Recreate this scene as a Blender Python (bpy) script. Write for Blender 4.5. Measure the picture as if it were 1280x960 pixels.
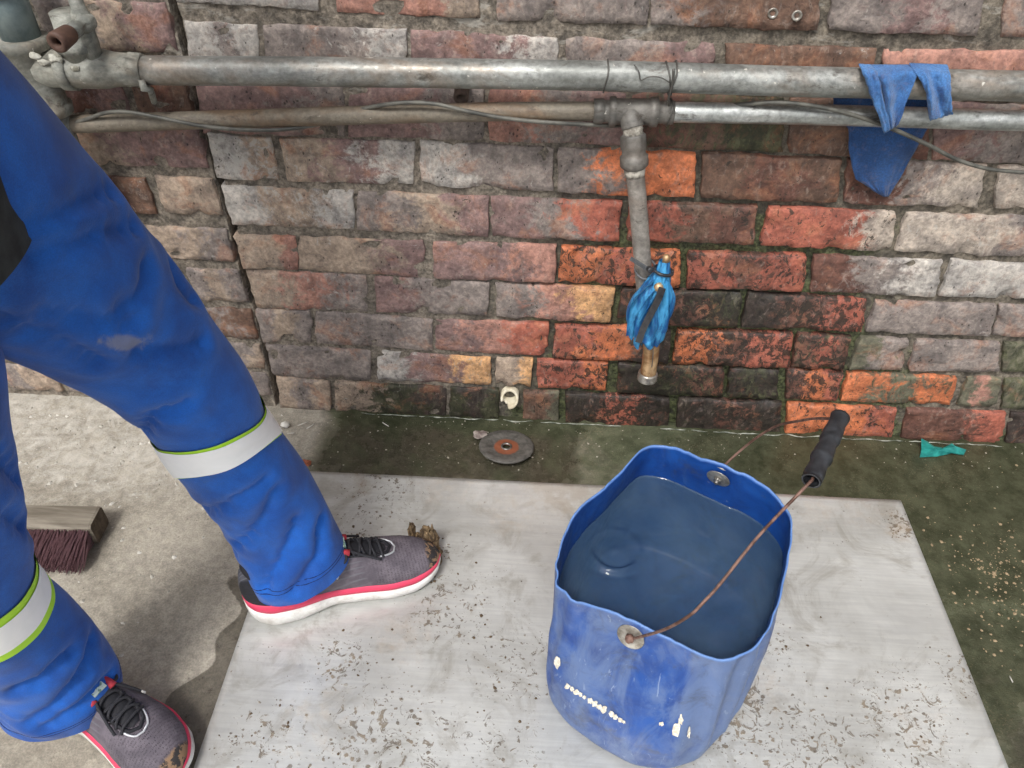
import bpy, math, random
import numpy as np
from mathutils import Vector, noise as mn
random.seed(7); rng = np.random.default_rng(7)
for o in list(bpy.data.objects): bpy.data.objects.remove(o, do_unlink=True)
S = bpy.context.scene
# ---------------------------------------------------------------- camera (solved from the brick bond)
F, PITCH, YAW, ROLL = 980.6, 0.73187, -0.04896, 0.0142
CAM = np.array([0.0994, -1.1915, 1.1706])
cp, sp, cy, sy = math.cos(PITCH), math.sin(PITCH), math.cos(YAW), math.sin(YAW)
FW = np.array([sy*cp, cy*cp, -sp]); RT0 = np.array([cy, -sy, 0.0]); UP0 = np.cross(RT0, FW)
RT = math.cos(ROLL)*RT0+math.sin(ROLL)*UP0; UP = -math.sin(ROLL)*RT0+math.cos(ROLL)*UP0
cam = bpy.data.cameras.new('camera'); co = bpy.data.objects.new('camera', cam); S.collection.objects.link(co)
from mathutils import Matrix
co.matrix_world = Matrix(((RT[0], UP[0], -FW[0], CAM[0]), (RT[1], UP[1], -FW[1], CAM[1]), (RT[2], UP[2], -FW[2], CAM[2]), (0, 0, 0, 1)))
cam.sensor_fit = 'HORIZONTAL'; cam.sensor_width = 36; cam.lens = F/1280*36; cam.clip_end = 1000; cam.clip_start = 0.02
S.camera = co
# ---------------------------------------------------------------- sky, sun, exposure (overcast)
W = bpy.data.worlds.new('World'); S.world = W; W.use_nodes = True
wn = W.node_tree; wn.nodes.clear()
sky = wn.nodes.new('ShaderNodeTexSky'); sky.sky_type = 'NISHITA'; sky.sun_disc = False
SUN_EL, SUN_AZ = math.radians(56), math.radians(200)
sky.sun_elevation = SUN_EL; sky.sun_rotation = SUN_AZ; sky.dust_density = 4; sky.air_density = 1.0
hs = wn.nodes.new('ShaderNodeHueSaturation'); hs.inputs['Saturation'].default_value = 0.22
bg = wn.nodes.new('ShaderNodeBackground'); bg.inputs['Strength'].default_value = 0.125
wo = wn.nodes.new('ShaderNodeOutputWorld')
wn.links.new(sky.outputs[0], hs.inputs['Color']); wn.links.new(hs.outputs[0], bg.inputs['Color']); wn.links.new(bg.outputs[0], wo.inputs['Surface'])
sl = bpy.data.lights.new('sun', 'SUN'); sl.energy = 1.25; sl.angle = math.radians(11); sl.color = (1, .975, .94)
so = bpy.data.objects.new('sun', sl); S.collection.objects.link(so)
sd = Vector((math.sin(SUN_AZ)*math.cos(SUN_EL), math.cos(SUN_AZ)*math.cos(SUN_EL), math.sin(SUN_EL)))
so.rotation_euler = (-sd).to_track_quat('-Z', 'Y').to_euler(); so.location = (0, -4, 6)
S.view_settings.view_transform = 'Standard'; S.view_settings.look = 'None'; S.view_settings.gamma = 1
S.view_settings.exposure = 0.56
S.cycles.max_bounces = 5; S.cycles.diffuse_bounces = 3; S.cycles.glossy_bounces = 3; S.cycles.use_adaptive_sampling = True; S.cycles.adaptive_threshold = 0.04; S.cycles.use_denoising = True
# ---------------------------------------------------------------- helpers
C = S.collection
def ray(x, y): return FW+RT*(x-640)/F+UP*(480-y)/F
def atz(x, y, z):
    d = ray(x, y); return CAM+d*((z-CAM[2])/d[2])
def aty(x, y, Y):
    d = ray(x, y); return CAM+d*((Y-CAM[1])/d[1])
def onplane(x, y, Pt, n):
    d = ray(x, y); return CAM+d*(((np.asarray(Pt)-CAM)@n)/(d@n))
def px(v):
    v = np.asarray(v)-CAM; return 640+F*(v@RT)/(v@FW), 480-F*(v@UP)/(v@FW)
def N3(x, y, z): return mn.noise(Vector((x, y, z)))
def FB(x, y, z, o=3):
    s = 0; a = 1; t = 0
    for i in range(o):
        s += a*mn.noise(Vector((x, y, z))); t += a; a *= .5; x *= 2.03; y *= 2.03; z *= 2.03
    return s/t
def sm(a, b, x):
    t = min(1, max(0, (x-a)/(b-a))) if a != b else float(x > a)
    return t*t*(3-2*t)
def lin(c): return tuple((v/12.92 if v <= .04045 else ((v+.055)/1.055)**2.4) for v in (k/255 for k in c))
def empty(name, loc=(0, 0, 0), label=None, cat=None, group=None):
    o = bpy.data.objects.new(name, None); C.objects.link(o); o.location = loc; o.empty_display_size = .05
    if label: tag(o, label, cat, group)
    return o
def tag(o, label=None, cat=None, group=None, kind=None):
    if label: o['label'] = label
    if cat: o['category'] = cat
    if group: o['group'] = group
    if kind: o['kind'] = kind
    return o
def obj(name, verts, faces, mat, parent=None, smooth=True, attrs=None):
    """one mesh object; verts in world space, origin moved to the middle of its base"""
    v = np.asarray(verts, dtype=float).reshape(-1, 3)
    org = np.array([(v[:, 0].min()+v[:, 0].max())/2, (v[:, 1].min()+v[:, 1].max())/2, v[:, 2].min()])
    me = bpy.data.meshes.new(name); me.from_pydata((v-org).tolist(), [], [list(map(int, f)) for f in faces])
    if smooth: me.polygons.foreach_set('use_smooth', [True]*len(me.polygons))
    for k, a in (attrs or {}).items():
        a = np.asarray(a, dtype=float)
        if a.shape[1] == 3: a = np.hstack([a, np.ones((len(a), 1))])
        at = me.color_attributes.new(k, 'FLOAT_COLOR', 'POINT'); at.data.foreach_set('color', a.ravel())
    me.validate(); me.update()
    me.materials.append(mat)
    o = bpy.data.objects.new(name, me); C.objects.link(o)
    if parent is not None:
        base = np.zeros(3); q = parent
        while q is not None: base = base+np.array(q.location); q = q.parent
        o.parent = parent; o.location = Vector(org-base)
    else: o.location = Vector(org)
    return o
class MB:
    def __init__(s): s.v = []; s.f = []
    def add(s, v, f):
        b = len(s.v); s.v += [tuple(map(float, q)) for q in v]; s.f += [[i+b for i in q] for q in f]; return s
    def build(s, name, mat, parent=None, smooth=True): return obj(name, s.v, s.f, mat, parent, smooth)
def frames(pts):
    pts = np.asarray(pts, float); T = np.gradient(pts, axis=0); T /= np.linalg.norm(T, axis=1)[:, None]
    a = np.array([0, 0, 1.]) if abs(T[0][2]) < .9 else np.array([0, 1., 0])
    n = a-T[0]*(a@T[0]); n /= np.linalg.norm(n); out = []
    for t in T:
        n = n-t*(n@t); n /= np.linalg.norm(n); out.append((t, n, np.cross(t, n)))
    return out
def smoothpath(pts, n=8):
    """Catmull-Rom through pts"""
    p = np.asarray(pts, float); p = np.vstack([2*p[0]-p[1], p, 2*p[-1]-p[-2]]); o = []
    for i in range(1, len(p)-2):
        for k in range(n):
            t = k/n; o.append(.5*((2*p[i])+(p[i+1]-p[i-1])*t+(2*p[i-1]-5*p[i]+4*p[i+1]-p[i+2])*t*t+(3*p[i]-p[i-1]-3*p[i+1]+p[i+2])*t**3))
    o.append(p[-2]); return np.array(o)
def tube(pts, r, n=16, caps=True, bump=0, seed=0):
    pts = np.asarray(pts, float); fr = frames(pts); rr = np.broadcast_to(np.asarray(r, float), (len(pts),)); v = []; f = []
    for i, (q, (t, a, b)) in enumerate(zip(pts, fr)):
        for k in range(n):
            th = 2*math.pi*k/n; d = a*math.cos(th)+b*math.sin(th); R = rr[i]
            if bump: w = q+d*R; R += bump*FB(w[0]*60+seed, w[1]*60, w[2]*60, 2)
            v.append(q+d*R)
    m = len(pts)
    for i in range(m-1):
        for k in range(n):
            k2 = (k+1) % n; f.append([i*n+k, i*n+k2, (i+1)*n+k2, (i+1)*n+k])
    if caps:
        v.append(pts[0]); v.append(pts[-1]); c0 = len(v)-2
        for k in range(n):
            f.append([c0, (k+1) % n, k]); f.append([c0+1, (m-1)*n+k, (m-1)*n+(k+1) % n])
    return v, f
def lathe(p0, axis, prof, n=24, caps=True, hexrows=()):
    """prof = [(distance along axis, radius)]; rows in hexrows are six-sided"""
    p0 = np.asarray(p0, float); axis = np.asarray(axis, float); axis = axis/np.linalg.norm(axis)
    a = np.array([0, 0, 1.]) if abs(axis[2]) < .9 else np.array([1., 0, 0])
    a = a-axis*(a@axis); a /= np.linalg.norm(a); b = np.cross(axis, a); v = []; f = []
    for i, (s, r) in enumerate(prof):
        for k in range(n):
            th = 2*math.pi*k/n; R = r
            if i in hexrows: R = r*math.cos(math.pi/6)/math.cos((th % (math.pi/3))-math.pi/6)
            v.append(p0+axis*s+(a*math.cos(th)+b*math.sin(th))*R)
    m = len(prof)
    for i in range(m-1):
        for k in range(n): f.append([i*n+k, i*n+(k+1) % n, (i+1)*n+(k+1) % n, (i+1)*n+k])
    if caps:
        v.append(p0+axis*prof[0][0]); v.append(p0+axis*prof[-1][0]); c0 = len(v)-2
        for k in range(n): f.append([c0, (k+1) % n, k]); f.append([c0+1, (m-1)*n+k, (m-1)*n+(k+1) % n])
    return v, f
def gridfaces(nu, nv, off=0):
    return [[off+j*(nu+1)+i, off+j*(nu+1)+i+1, off+(j+1)*(nu+1)+i+1, off+(j+1)*(nu+1)+i] for j in range(nv) for i in range(nu)]
# ---------------------------------------------------------------- material helper
class Mat:
    def __init__(s, name):
        s.m = bpy.data.materials.new(name); s.m.use_nodes = True; s.t = s.m.node_tree; s.t.nodes.clear()
        s.out = s.n('ShaderNodeOutputMaterial'); s.b = s.n('ShaderNodeBsdfPrincipled'); s.l(s.b.outputs[0], s.out.inputs[0])
        s._pos = None
    def n(s, t): return s.t.nodes.new(t)
    def l(s, a, b): s.t.links.new(a, b)
    def put(s, sock, v):
        if hasattr(v, 'is_linked') or isinstance(v, bpy.types.NodeSocket): s.l(v, sock)
        elif isinstance(v, (tuple, list)) and len(v) == 3 and sock.type == 'RGBA': sock.default_value = (*v, 1)
        else: sock.default_value = v
    def pos(s):
        if s._pos is None: s._pos = s.n('ShaderNodeNewGeometry').outputs['Position']
        return s._pos
    def objpos(s): return s.n('ShaderNodeTexCoord').outputs['Object']
    def map(s, v, sc): 
        k = s.n('ShaderNodeMapping'); s.l(v, k.inputs['Vector']); k.inputs['Scale'].default_value = sc; return k.outputs[0]
    def noise(s, sc, det=4, rough=.55, dist=0, vec=None):
        k = s.n('ShaderNodeTexNoise'); s.l(vec if vec is not None else s.pos(), k.inputs['Vector'])
        k.inputs['Scale'].default_value = sc; k.inputs['Detail'].default_value = det; k.inputs['Roughness'].default_value = rough; k.inputs['Distortion'].default_value = dist
        return k.outputs['Fac']
    def vor(s, sc, vec=None, feat='F1', rnd=1):
        k = s.n('ShaderNodeTexVoronoi'); k.feature = feat; s.l(vec if vec is not None else s.pos(), k.inputs['Vector']); k.inputs['Scale'].default_value = sc
        k.inputs['Randomness'].default_value = rnd
        return k.outputs['Distance']
    def mth(s, op, a, b=0.0, clamp=False):
        k = s.n('ShaderNodeMath'); k.operation = op; k.use_clamp = clamp; s.put(k.inputs[0], a); s.put(k.inputs[1], b); return k.outputs[0]
    def rng(s, v, a, b, c=0., d=1.):
        k = s.n('ShaderNodeMapRange'); k.interpolation_type = 'SMOOTHSTEP'
        s.put(k.inputs['Value'], v)
        for nm, q in zip(('From Min', 'From Max', 'To Min', 'To Max'), (a, b, c, d)): s.put(k.inputs[nm], q)
        return k.outputs[0]
    def mix(s, f, a, b, mode='MIX'):
        k = s.n('ShaderNodeMix'); k.data_type = 'RGBA'; k.blend_type = mode
        s.put(k.inputs[0], f); s.put(k.inputs[6], a); s.put(k.inputs[7], b); return k.outputs[2]
    def attr(s, nm):
        k = s.n('ShaderNodeAttribute'); k.attribute_name = nm; return k
    def sep(s, c):
        k = s.n('ShaderNodeSeparateColor'); s.l(c, k.inputs[0]); return k.outputs
    def bump(s, h, st=.5, dist=.002, nrm=None):
        k = s.n('ShaderNodeBump'); k.inputs['Strength'].default_value = st; k.inputs['Distance'].default_value = dist
        s.l(h, k.inputs['Height'])
        if nrm: s.l(nrm, k.inputs['Normal'])
        return k.outputs[0]
    def done(s, col=None, rough=None, nrm=None, **kw):
        if col is not None: s.put(s.b.inputs['Base Color'], col)
        if rough is not None: s.put(s.b.inputs['Roughness'], rough)
        if nrm is not None: s.l(nrm, s.b.inputs['Normal'])
        for k, v in kw.items(): s.put(s.b.inputs[k.replace('_', ' ')], v)
        return s.m
def patch(m, amount, sc, soft=.12, det=5, rough=.66, dist=.4, vec=None):
    """noise patch whose coverage grows with amount (0..1)"""
    n = m.noise(sc, det, rough, dist, vec)
    thr = m.mth('SUBTRACT', .82, m.mth('MULTIPLY', amount, .52))
    return m.rng(m.mth('SUBTRACT', n, thr), 0., soft)
def mat_brick():
    m = Mat('old_brick'); wr = m.attr('wear'); d, w, g = m.sep(wr.outputs['Color'])[:3]; wet = wr.outputs['Alpha']
    oi = m.n('ShaderNodeObjectInfo').outputs['Random']; vp = m.n('ShaderNodeVectorMath'); vp.operation = 'ADD'; m.l(m.pos(), vp.inputs[0])
    cx_ = m.n('ShaderNodeCombineXYZ'); m.l(m.mth('MULTIPLY', oi, 7.0), cx_.inputs[1]); m.l(cx_.outputs[0], vp.inputs[1]); P = vp.outputs[0]
    n1 = m.noise(26, 5, .70, .3, P); n2 = m.noise(130, 4, .72, 0, P); n4 = m.noise(36, 5, .68, 1.3, m.map(P, (1.5, 1, .8)))
    hi = lambda n, k: m.mth('ADD', m.mth('MULTIPLY', m.mth('SUBTRACT', n, .5), k), .5)
    warm = m.rng(m.noise(13, 5, .7, .5, P), .52, .66, 0, .42)
    us = m.sep(m.attr('face').outputs['Color'])[0]; un = m.mth('ADD', us, m.mth('ADD', m.mth('MULTIPLY', m.mth('SUBTRACT', m.noise(21, 6, .72, .6, P), .5), 1.5), m.mth('MULTIPLY', m.mth('SUBTRACT', n2, .5), .35)))
    tone = m.mix(m.rng(un, .58, .78), m.mix(m.rng(un, .24, .44), m.attr('tone_a').outputs['Color'], m.attr('tone_b').outputs['Color']), m.attr('tone_c').outputs['Color'])
    c = m.mix(1, tone, m.mix(m.rng(n1, .32, .68), (.62, .61, .62), (1.36, 1.32, 1.28)), 'MULTIPLY')
    c = m.mix(m.rng(n4, .52, .68, 0, .42), c, m.mix(m.rng(n2, .4, .6), lin((126, 115, 110)), lin((160, 146, 134))))
    c = m.mix(m.rng(n4, .44, .34, 0, .35), c, m.mix(.6, tone, lin((104, 72, 66))))
    c = m.mix(1, c, m.mix(m.rng(n2, .34, .66), (.76, .76, .76), (1.22, 1.22, 1.22)), 'MULTIPLY')
    c = m.mix(warm, c, m.mix(m.rng(n2, .35, .65), lin((150, 92, 66)), lin((184, 132, 98))))
    wn_ = hi(m.noise(50, 6, .74, .9, P), 1.7)
    wm = m.rng(m.mth('SUBTRACT', wn_, m.mth('SUBTRACT', .86, m.mth('MULTIPLY', w, .58))), 0., .16)
    c = m.mix(m.mth('MULTIPLY', wm, .75), c, lin((182, 178, 171)))
    c = m.mix(m.rng(n2, .66, .72, 0, .5), c, lin((176, 168, 156)))
    streak = hi(m.noise(42, 6, .76, .8, m.map(P, (1.5, 1, 1.1))), 1.9)
    thr = m.mth('SUBTRACT', .88, m.mth('MULTIPLY', d, .48))
    dm = m.rng(m.mth('SUBTRACT', m.mth('ADD', streak, m.mth('MULTIPLY', m.mth('SUBTRACT', n2, .5), .6)), thr), 0., .09)
    c = m.mix(m.mth('MULTIPLY', dm, .9), c, m.mix(m.rng(n2, .4, .6), lin((34, 31, 28)), lin((58, 52, 44))))
    gm = m.rng(m.mth('SUBTRACT', m.mth('ADD', hi(n4, 1.5), m.mth('MULTIPLY', m.mth('SUBTRACT', n2, .5), .5)), m.mth('SUBTRACT', .86, m.mth('MULTIPLY', g, .58))), 0., .22)
    c = m.mix(m.mth('MULTIPLY', gm, .85), c, m.mix(m.rng(n1, .35, .65), lin((42, 46, 30)), lin((96, 98, 70))))
    c = m.mix(m.mth('MULTIPLY', wet, .55), c, m.mix(1, c, (.60, .56, .52), 'MULTIPLY'))
    pits = m.rng(m.mth('ADD', m.vor(95, m.map(P, (1.3, 1, .8))), n1), .54, .62, 1, 0)
    c = m.mix(m.mth('MULTIPLY', pits, .75), c, lin((42, 36, 33)))
    h = m.mth('ADD', m.mth('MULTIPLY', m.noise(26, 3, .65, .3, P), 1.3), m.mth('MULTIPLY', m.noise(130, 3, .7, 0, P), .9))
    r = m.mth('SUBTRACT', m.rng(n2, .3, .7, .74, .95), m.mth('MULTIPLY', wet, .42))
    return m.done(c, r, m.bump(h, .6, .0032))
def mat_mortar():
    m = Mat('mortar'); tone = m.attr('tone').outputs['Color']; wr = m.attr('wear'); d, w, g = m.sep(wr.outputs['Color'])[:3]; wet = wr.outputs['Alpha']
    n1 = m.noise(34, 6, .68, .4); n2 = m.noise(150, 3, .7)
    c = m.mix(1, tone, m.mix(m.rng(n1, .3, .7), (.46, .46, .46), (1.45, 1.42, 1.36)), 'MULTIPLY')
    c = m.mix(1, c, m.mix(m.rng(n2, .3, .7), (.55, .55, .55), (1.36, 1.36, 1.36)), 'MULTIPLY')
    nw = m.noise(30, 6, .72, .8, m.map(m.pos(), (.5, 1, 1.5)))
    def pt(a, n, soft): return m.rng(m.mth('SUBTRACT', n, m.mth('SUBTRACT', .82, m.mth('MULTIPLY', a, .52))), 0., soft)
    c = m.mix(m.mth('MULTIPLY', pt(w, nw, .12), .7), c, lin((170, 166, 157)))
    nd = m.noise(40, 5, .7, .6)
    c = m.mix(m.mth('MULTIPLY', pt(d, nd, .12), .88), c, lin((34, 34, 28)))
    c = m.mix(m.mth('MULTIPLY', pt(g, n1, .2), .9), c, m.mix(m.rng(n2, .35, .65), lin((40, 46, 28)), lin((98, 104, 70))))
    h = m.mth('ADD', m.noise(34, 3, .65, .4), m.mth('MULTIPLY', n2, .5))
    return m.done(c, m.mth('SUBTRACT', .92, m.mth('MULTIPLY', wet, .45)), m.bump(h, .9, .005))
BRICK = mat_brick(); MORTAR = mat_mortar()
#==SECTION wall==
PAL = dict(G=(140, 130, 124), P=(138, 112, 108), L=(182, 177, 170), T=(166, 148, 130), O=(208, 118, 70), Y=(208, 160, 108), R=(172, 96, 76), D=(112, 76, 64),
           K=(66, 56, 51), M=(108, 107, 88), N=(64, 66, 46), W=(182, 170, 157), S=(170, 124, 109), B=(112, 86, 71))
PAL = {k: (lambda a: (a*.90+a.mean()*.10)*.96)(np.array(lin(v))) for k, v in PAL.items()}
# courses: top edge, bottom edge (pixel polylines on the wall plane), bricks (xl_top, xl_bot, xr_top, xr_bot, tones, dark, white, moss, wet)
def prz(x0, x1, z, n=5): return [px((X, 0, z)) for X in np.linspace(aty(x0, 100, 0)[0], aty(x1, 100, 0)[0], n)]
COURSES = [
 (prz(150, 1400, .885), [(200, 0), (300, 8), (395, 13), (440, 17), (500, 20), (560, 23), (620, 25), (700, 28), (790, 31), (850, 31), (950, 37), (1020, 38), (1260, 47)],
  [(196, 222, 392, 395, 'LLL', 1, 5, 0, 0), (418, 422, 597, 597, 'SST', 1, 2, 0, 0), (622, 622, 808, 808, 'GGG', 1, 2, 0, 0), (816, 815, 1026, 1021, 'GBB', 2, 1, 0, 0), (1044, 1038, 1234, 1221, 'GPG', 1, 2, 0, 0), (1262, 1254, 1480, 1470, 'GPG', 1, 1, 0, 0)]),
 ([(230, 27), (340, 32), (440, 34), (510, 38), (580, 43), (640, 47), (700, 48), (800, 52), (900, 55), (1000, 60), (1100, 62), (1280, 66)], prz(150, 1400, .716),
  [(230, 240, 320, 321, 'LGL', 1, 5, 0, 0), (331, 332, 507, 507, 'GGL', 2, 3, 0, 0), (515, 515, 696, 696, 'PPL', 1, 2, 0, 0), (710, 710, 892, 890, 'GGP', 1, 1, 0, 0), (909, 906, 1094, 1090, 'BBB', 2, 3, 2, 0), (1108, 1102, 1300, 1292, 'SSS', 1, 2, 0, 0)]),
 (prz(150, 1400, .703), [(245, 165), (400, 170), (500, 171), (625, 176), (710, 180), (810, 184), (890, 187), (1007, 192), (1170, 200), (1280, 204)],
  [(245, 256, 429, 429, 'PPG', 3, 1, 0, 0), (437, 437, 603, 603, 'PPG', 2, 1, 0, 0), (613, 613, 781, 780, 'SGP', 2, 1, 0, 1), (792, 791, 979, 976, 'DBN', 5, 0, 7, 3), (990, 987, 1163, 1158, 'BBD', 2, 0, 2, 1), (1173, 1168, 1350, 1340, 'PGG', 1, 2, 0, 0)]),
 ([(260, 168), (350, 174), (440, 177), (540, 179), (620, 182), (700, 187), (760, 191), (870, 193), (900, 196), (1050, 201), (1170, 206), (1250, 209)],
  [(300, 223), (400, 228), (500, 231), (600, 235), (745, 243), (850, 246), (950, 251), (1140, 257), (1270, 261)],
  [(259, 272, 336, 347, 'LLT', 3, 6, 0, 0), (351, 362, 517, 515, 'TPL', 2, 3, 0, 0), (527, 527, 689, 690, 'LGG', 2, 2, 0, 0), (700, 698, 869, 867, 'GOO', 3, 0, 0, 3), (881, 878, 1050, 1046, 'BDB', 3, 1, 1, 3), (1063, 1057, 1232, 1221, 'DGW', 2, 3, 1, 0), (1252, 1245, 1430, 1420, 'WWG', 1, 3, 0, 0)]),
 ([(285, 234), (400, 238), (500, 243), (610, 247), (725, 253), (820, 256), (940, 260), (1000, 264), (1090, 267), (1180, 270), (1280, 273)],
  [(295, 281), (400, 284), (460, 287), (590, 295), (700, 299), (770, 301), (830, 302), (930, 305), (1000, 309), (1140, 316), (1270, 321)],
  [(277, 291, 440, 442, 'LTL', 2, 4, 0, 0), (448, 447, 610, 608, 'GTP', 3, 2, 0, 0), (616, 616, 775, 773, 'PGR', 3, 0, 0, 1), (788, 786, 945, 940, 'RBD', 4, 0, 1, 5), (963, 953, 1120, 1113, 'RRW', 5, 2, 2, 3), (1135, 1121, 1330, 1310, 'WWG', 1, 4, 0, 0)]),
 ([(295, 295), (400, 298), (500, 302), (550, 304), (690, 308), (710, 311), (870, 318), (990, 321), (1030, 324), (1170, 328), (1270, 331)],
  [(310, 335), (380, 338), (460, 343), (550, 349), (690, 353), (780, 356), (870, 360), (990, 363), (1030, 366), (1170, 371), (1270, 373)],
  [(293, 306, 368, 371, 'TTS', 1, 2, 0, 0), (376, 374, 528, 528, 'TTP', 1, 2, 0, 0), (543, 543, 694, 692, 'PPS', 2, 1, 0, 0), (703, 699, 850, 848, 'ORO', 6, 0, 0, 5), (862, 860, 1008, 1003, 'RDR', 6, 1, 2, 6), (1020, 1016, 1178, 1168, 'DGL', 2, 2, 1, 0), (1190, 1175, 1360, 1342, 'LLG', 1, 5, 0, 0)]),
 ([(310, 339), (400, 342), (480, 348), (510, 351), (600, 354), (640, 358), (760, 362), (850, 365), (930, 368), (960, 371), (1080, 376), (1100, 379), (1280, 384)],
  [(330, 384), (455, 390), (510, 392), (600, 394), (690, 400), (750, 402), (850, 405), (930, 409), (1060, 414), (1180, 417), (1270, 420)],
  [(308, 322, 456, 457, 'TSG', 1, 3, 0, 0), (470, 471, 611, 607, 'PGG', 1, 1, 0, 0), (621, 622, 768, 761, 'GSY', 4, 0, 0, 2), (778, 773, 927, 920, 'DDN', 9, 0, 4, 6), (937, 928, 1083, 1076, 'KDR', 7, 1, 2, 5), (1096, 1085, 1245, 1236, 'GGG', 1, 3, 1, 0), (1252, 1243, 1410, 1395, 'GGG', 1, 3, 1, 0)]),
 ([(320, 387), (400, 391), (460, 395), (545, 401), (680, 406), (700, 409), (780, 412), (850, 416), (960, 418), (1010, 420), (1100, 425), (1250, 430)],
  [(335, 427), (400, 429), (460, 433), (530, 437), (570, 440), (680, 446), (790, 450), (850, 456), (1000, 460), (1130, 463), (1240, 465)],
  [(320, 330, 387, 387, 'GTG', 1, 2, 0, 0), (394, 397, 539, 539, 'GGG', 0, 1, 0, 0), (545, 545, 685, 682, 'PSR', 2, 2, 0, 1), (696, 692, 838, 834, 'ROK', 5, 0, 1, 5), (848, 842, 990, 985, 'ODR', 7, 0, 2, 7), (998, 991, 1063, 1054, 'DRD', 7, 0, 5, 5), (1078, 1062, 1136, 1127, 'MGG', 1, 0, 5, 1), (1148, 1137, 1249, 1247, 'GGG', 1, 1, 1, 0), (1257, 1255, 1340, 1330, 'MMM', 1, 2, 8, 0)]),
 ([(335, 432), (400, 436), (465, 440), (530, 444), (600, 447), (620, 450), (680, 452), (760, 455), (900, 462), (1000, 465), (1040, 467), (1130, 470), (1200, 473)],
  [(345, 470), (440, 474), (540, 479), (620, 482), (700, 486), (770, 490), (870, 495), (950, 497), (1050, 501), (1150, 505), (1230, 509)],
  [(332, 343, 463, 461, 'GGG', 0, 1, 0, 0), (472, 473, 612, 612, 'LPY', 3, 3, 1, 0), (621, 621, 665, 661, 'TTY', 2, 2, 1, 0), (671, 674, 760, 756, 'RRO', 6, 0, 0, 5), (775, 772, 904, 902, 'KND', 8, 0, 6, 7), (914, 911, 972, 971, 'KNK', 8, 0, 6, 6), (985, 984, 1053, 1044, 'DOR', 7, 0, 3, 5), (1062, 1053, 1196, 1187, 'OMO', 3, 0, 6, 2), (1211, 1198, 1251, 1246, 'MSM', 1, 0, 4, 0), (1258, 1254, 1330, 1322, 'MMM', 1, 2, 8, 0)]),
 ([(345, 472), (440, 480), (480, 482), (520, 483), (600, 487), (650, 490), (700, 493), (760, 496), (830, 500), (900, 505), (970, 507), (1000, 508), (1120, 512), (1240, 517)],
  [(345, 510), (400, 513), (440, 516), (520, 520), (560, 523), (680, 528), (740, 532), (810, 536), (930, 541), (1000, 545), (1120, 549), (1230, 554)],
  [(346, 351, 411, 412, 'TGT', 2, 2, 3, 1), (419, 420, 556, 556, 'TNK', 5, 2, 5, 3), (563, 563, 622, 622, 'NKN', 5, 1, 5, 4), (655, 655, 697, 697, 'BBM', 4, 0, 4, 4), (708, 708, 836, 834, 'KRK', 8, 0, 3, 7), (849, 847, 976, 974, 'KDK', 8, 0, 3, 7), (986, 983, 1120, 1114, 'OOR', 5, 0, 1, 5), (1136, 1127, 1257, 1251, 'DDR', 3, 0, 2, 3), (1265, 1259, 1390, 1383, 'KDM', 4, 0, 4, 2)]),
]
CRACK = [(200, -60), (214, 0), (224, 40), (233, 72), (241, 105), (247, 140), (256, 170), (268, 207), (275, 233), (284, 262), (290, 285), (294, 315), (304, 342), (310, 367), (320, 384), (327, 415), (333, 445), (341, 475), (345, 500)]
CRX = np.array([aty(x, y, 0)[[0, 2]] for x, y in CRACK])[::-1]   # by rising z
def crack_x(z): return float(np.interp(z, CRX[:, 1], CRX[:, 0]))
def inter(poly, x): return float(np.interp(x, [q[0] for q in poly], [q[1] for q in poly]))
def inter_ex(poly, x):
    if x > poly[-1][0]:
        (a, b), (c, d) = poly[-3], poly[-1]; return d+(x-c)*(d-b)/(c-a)
    return inter(poly, x)
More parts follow.
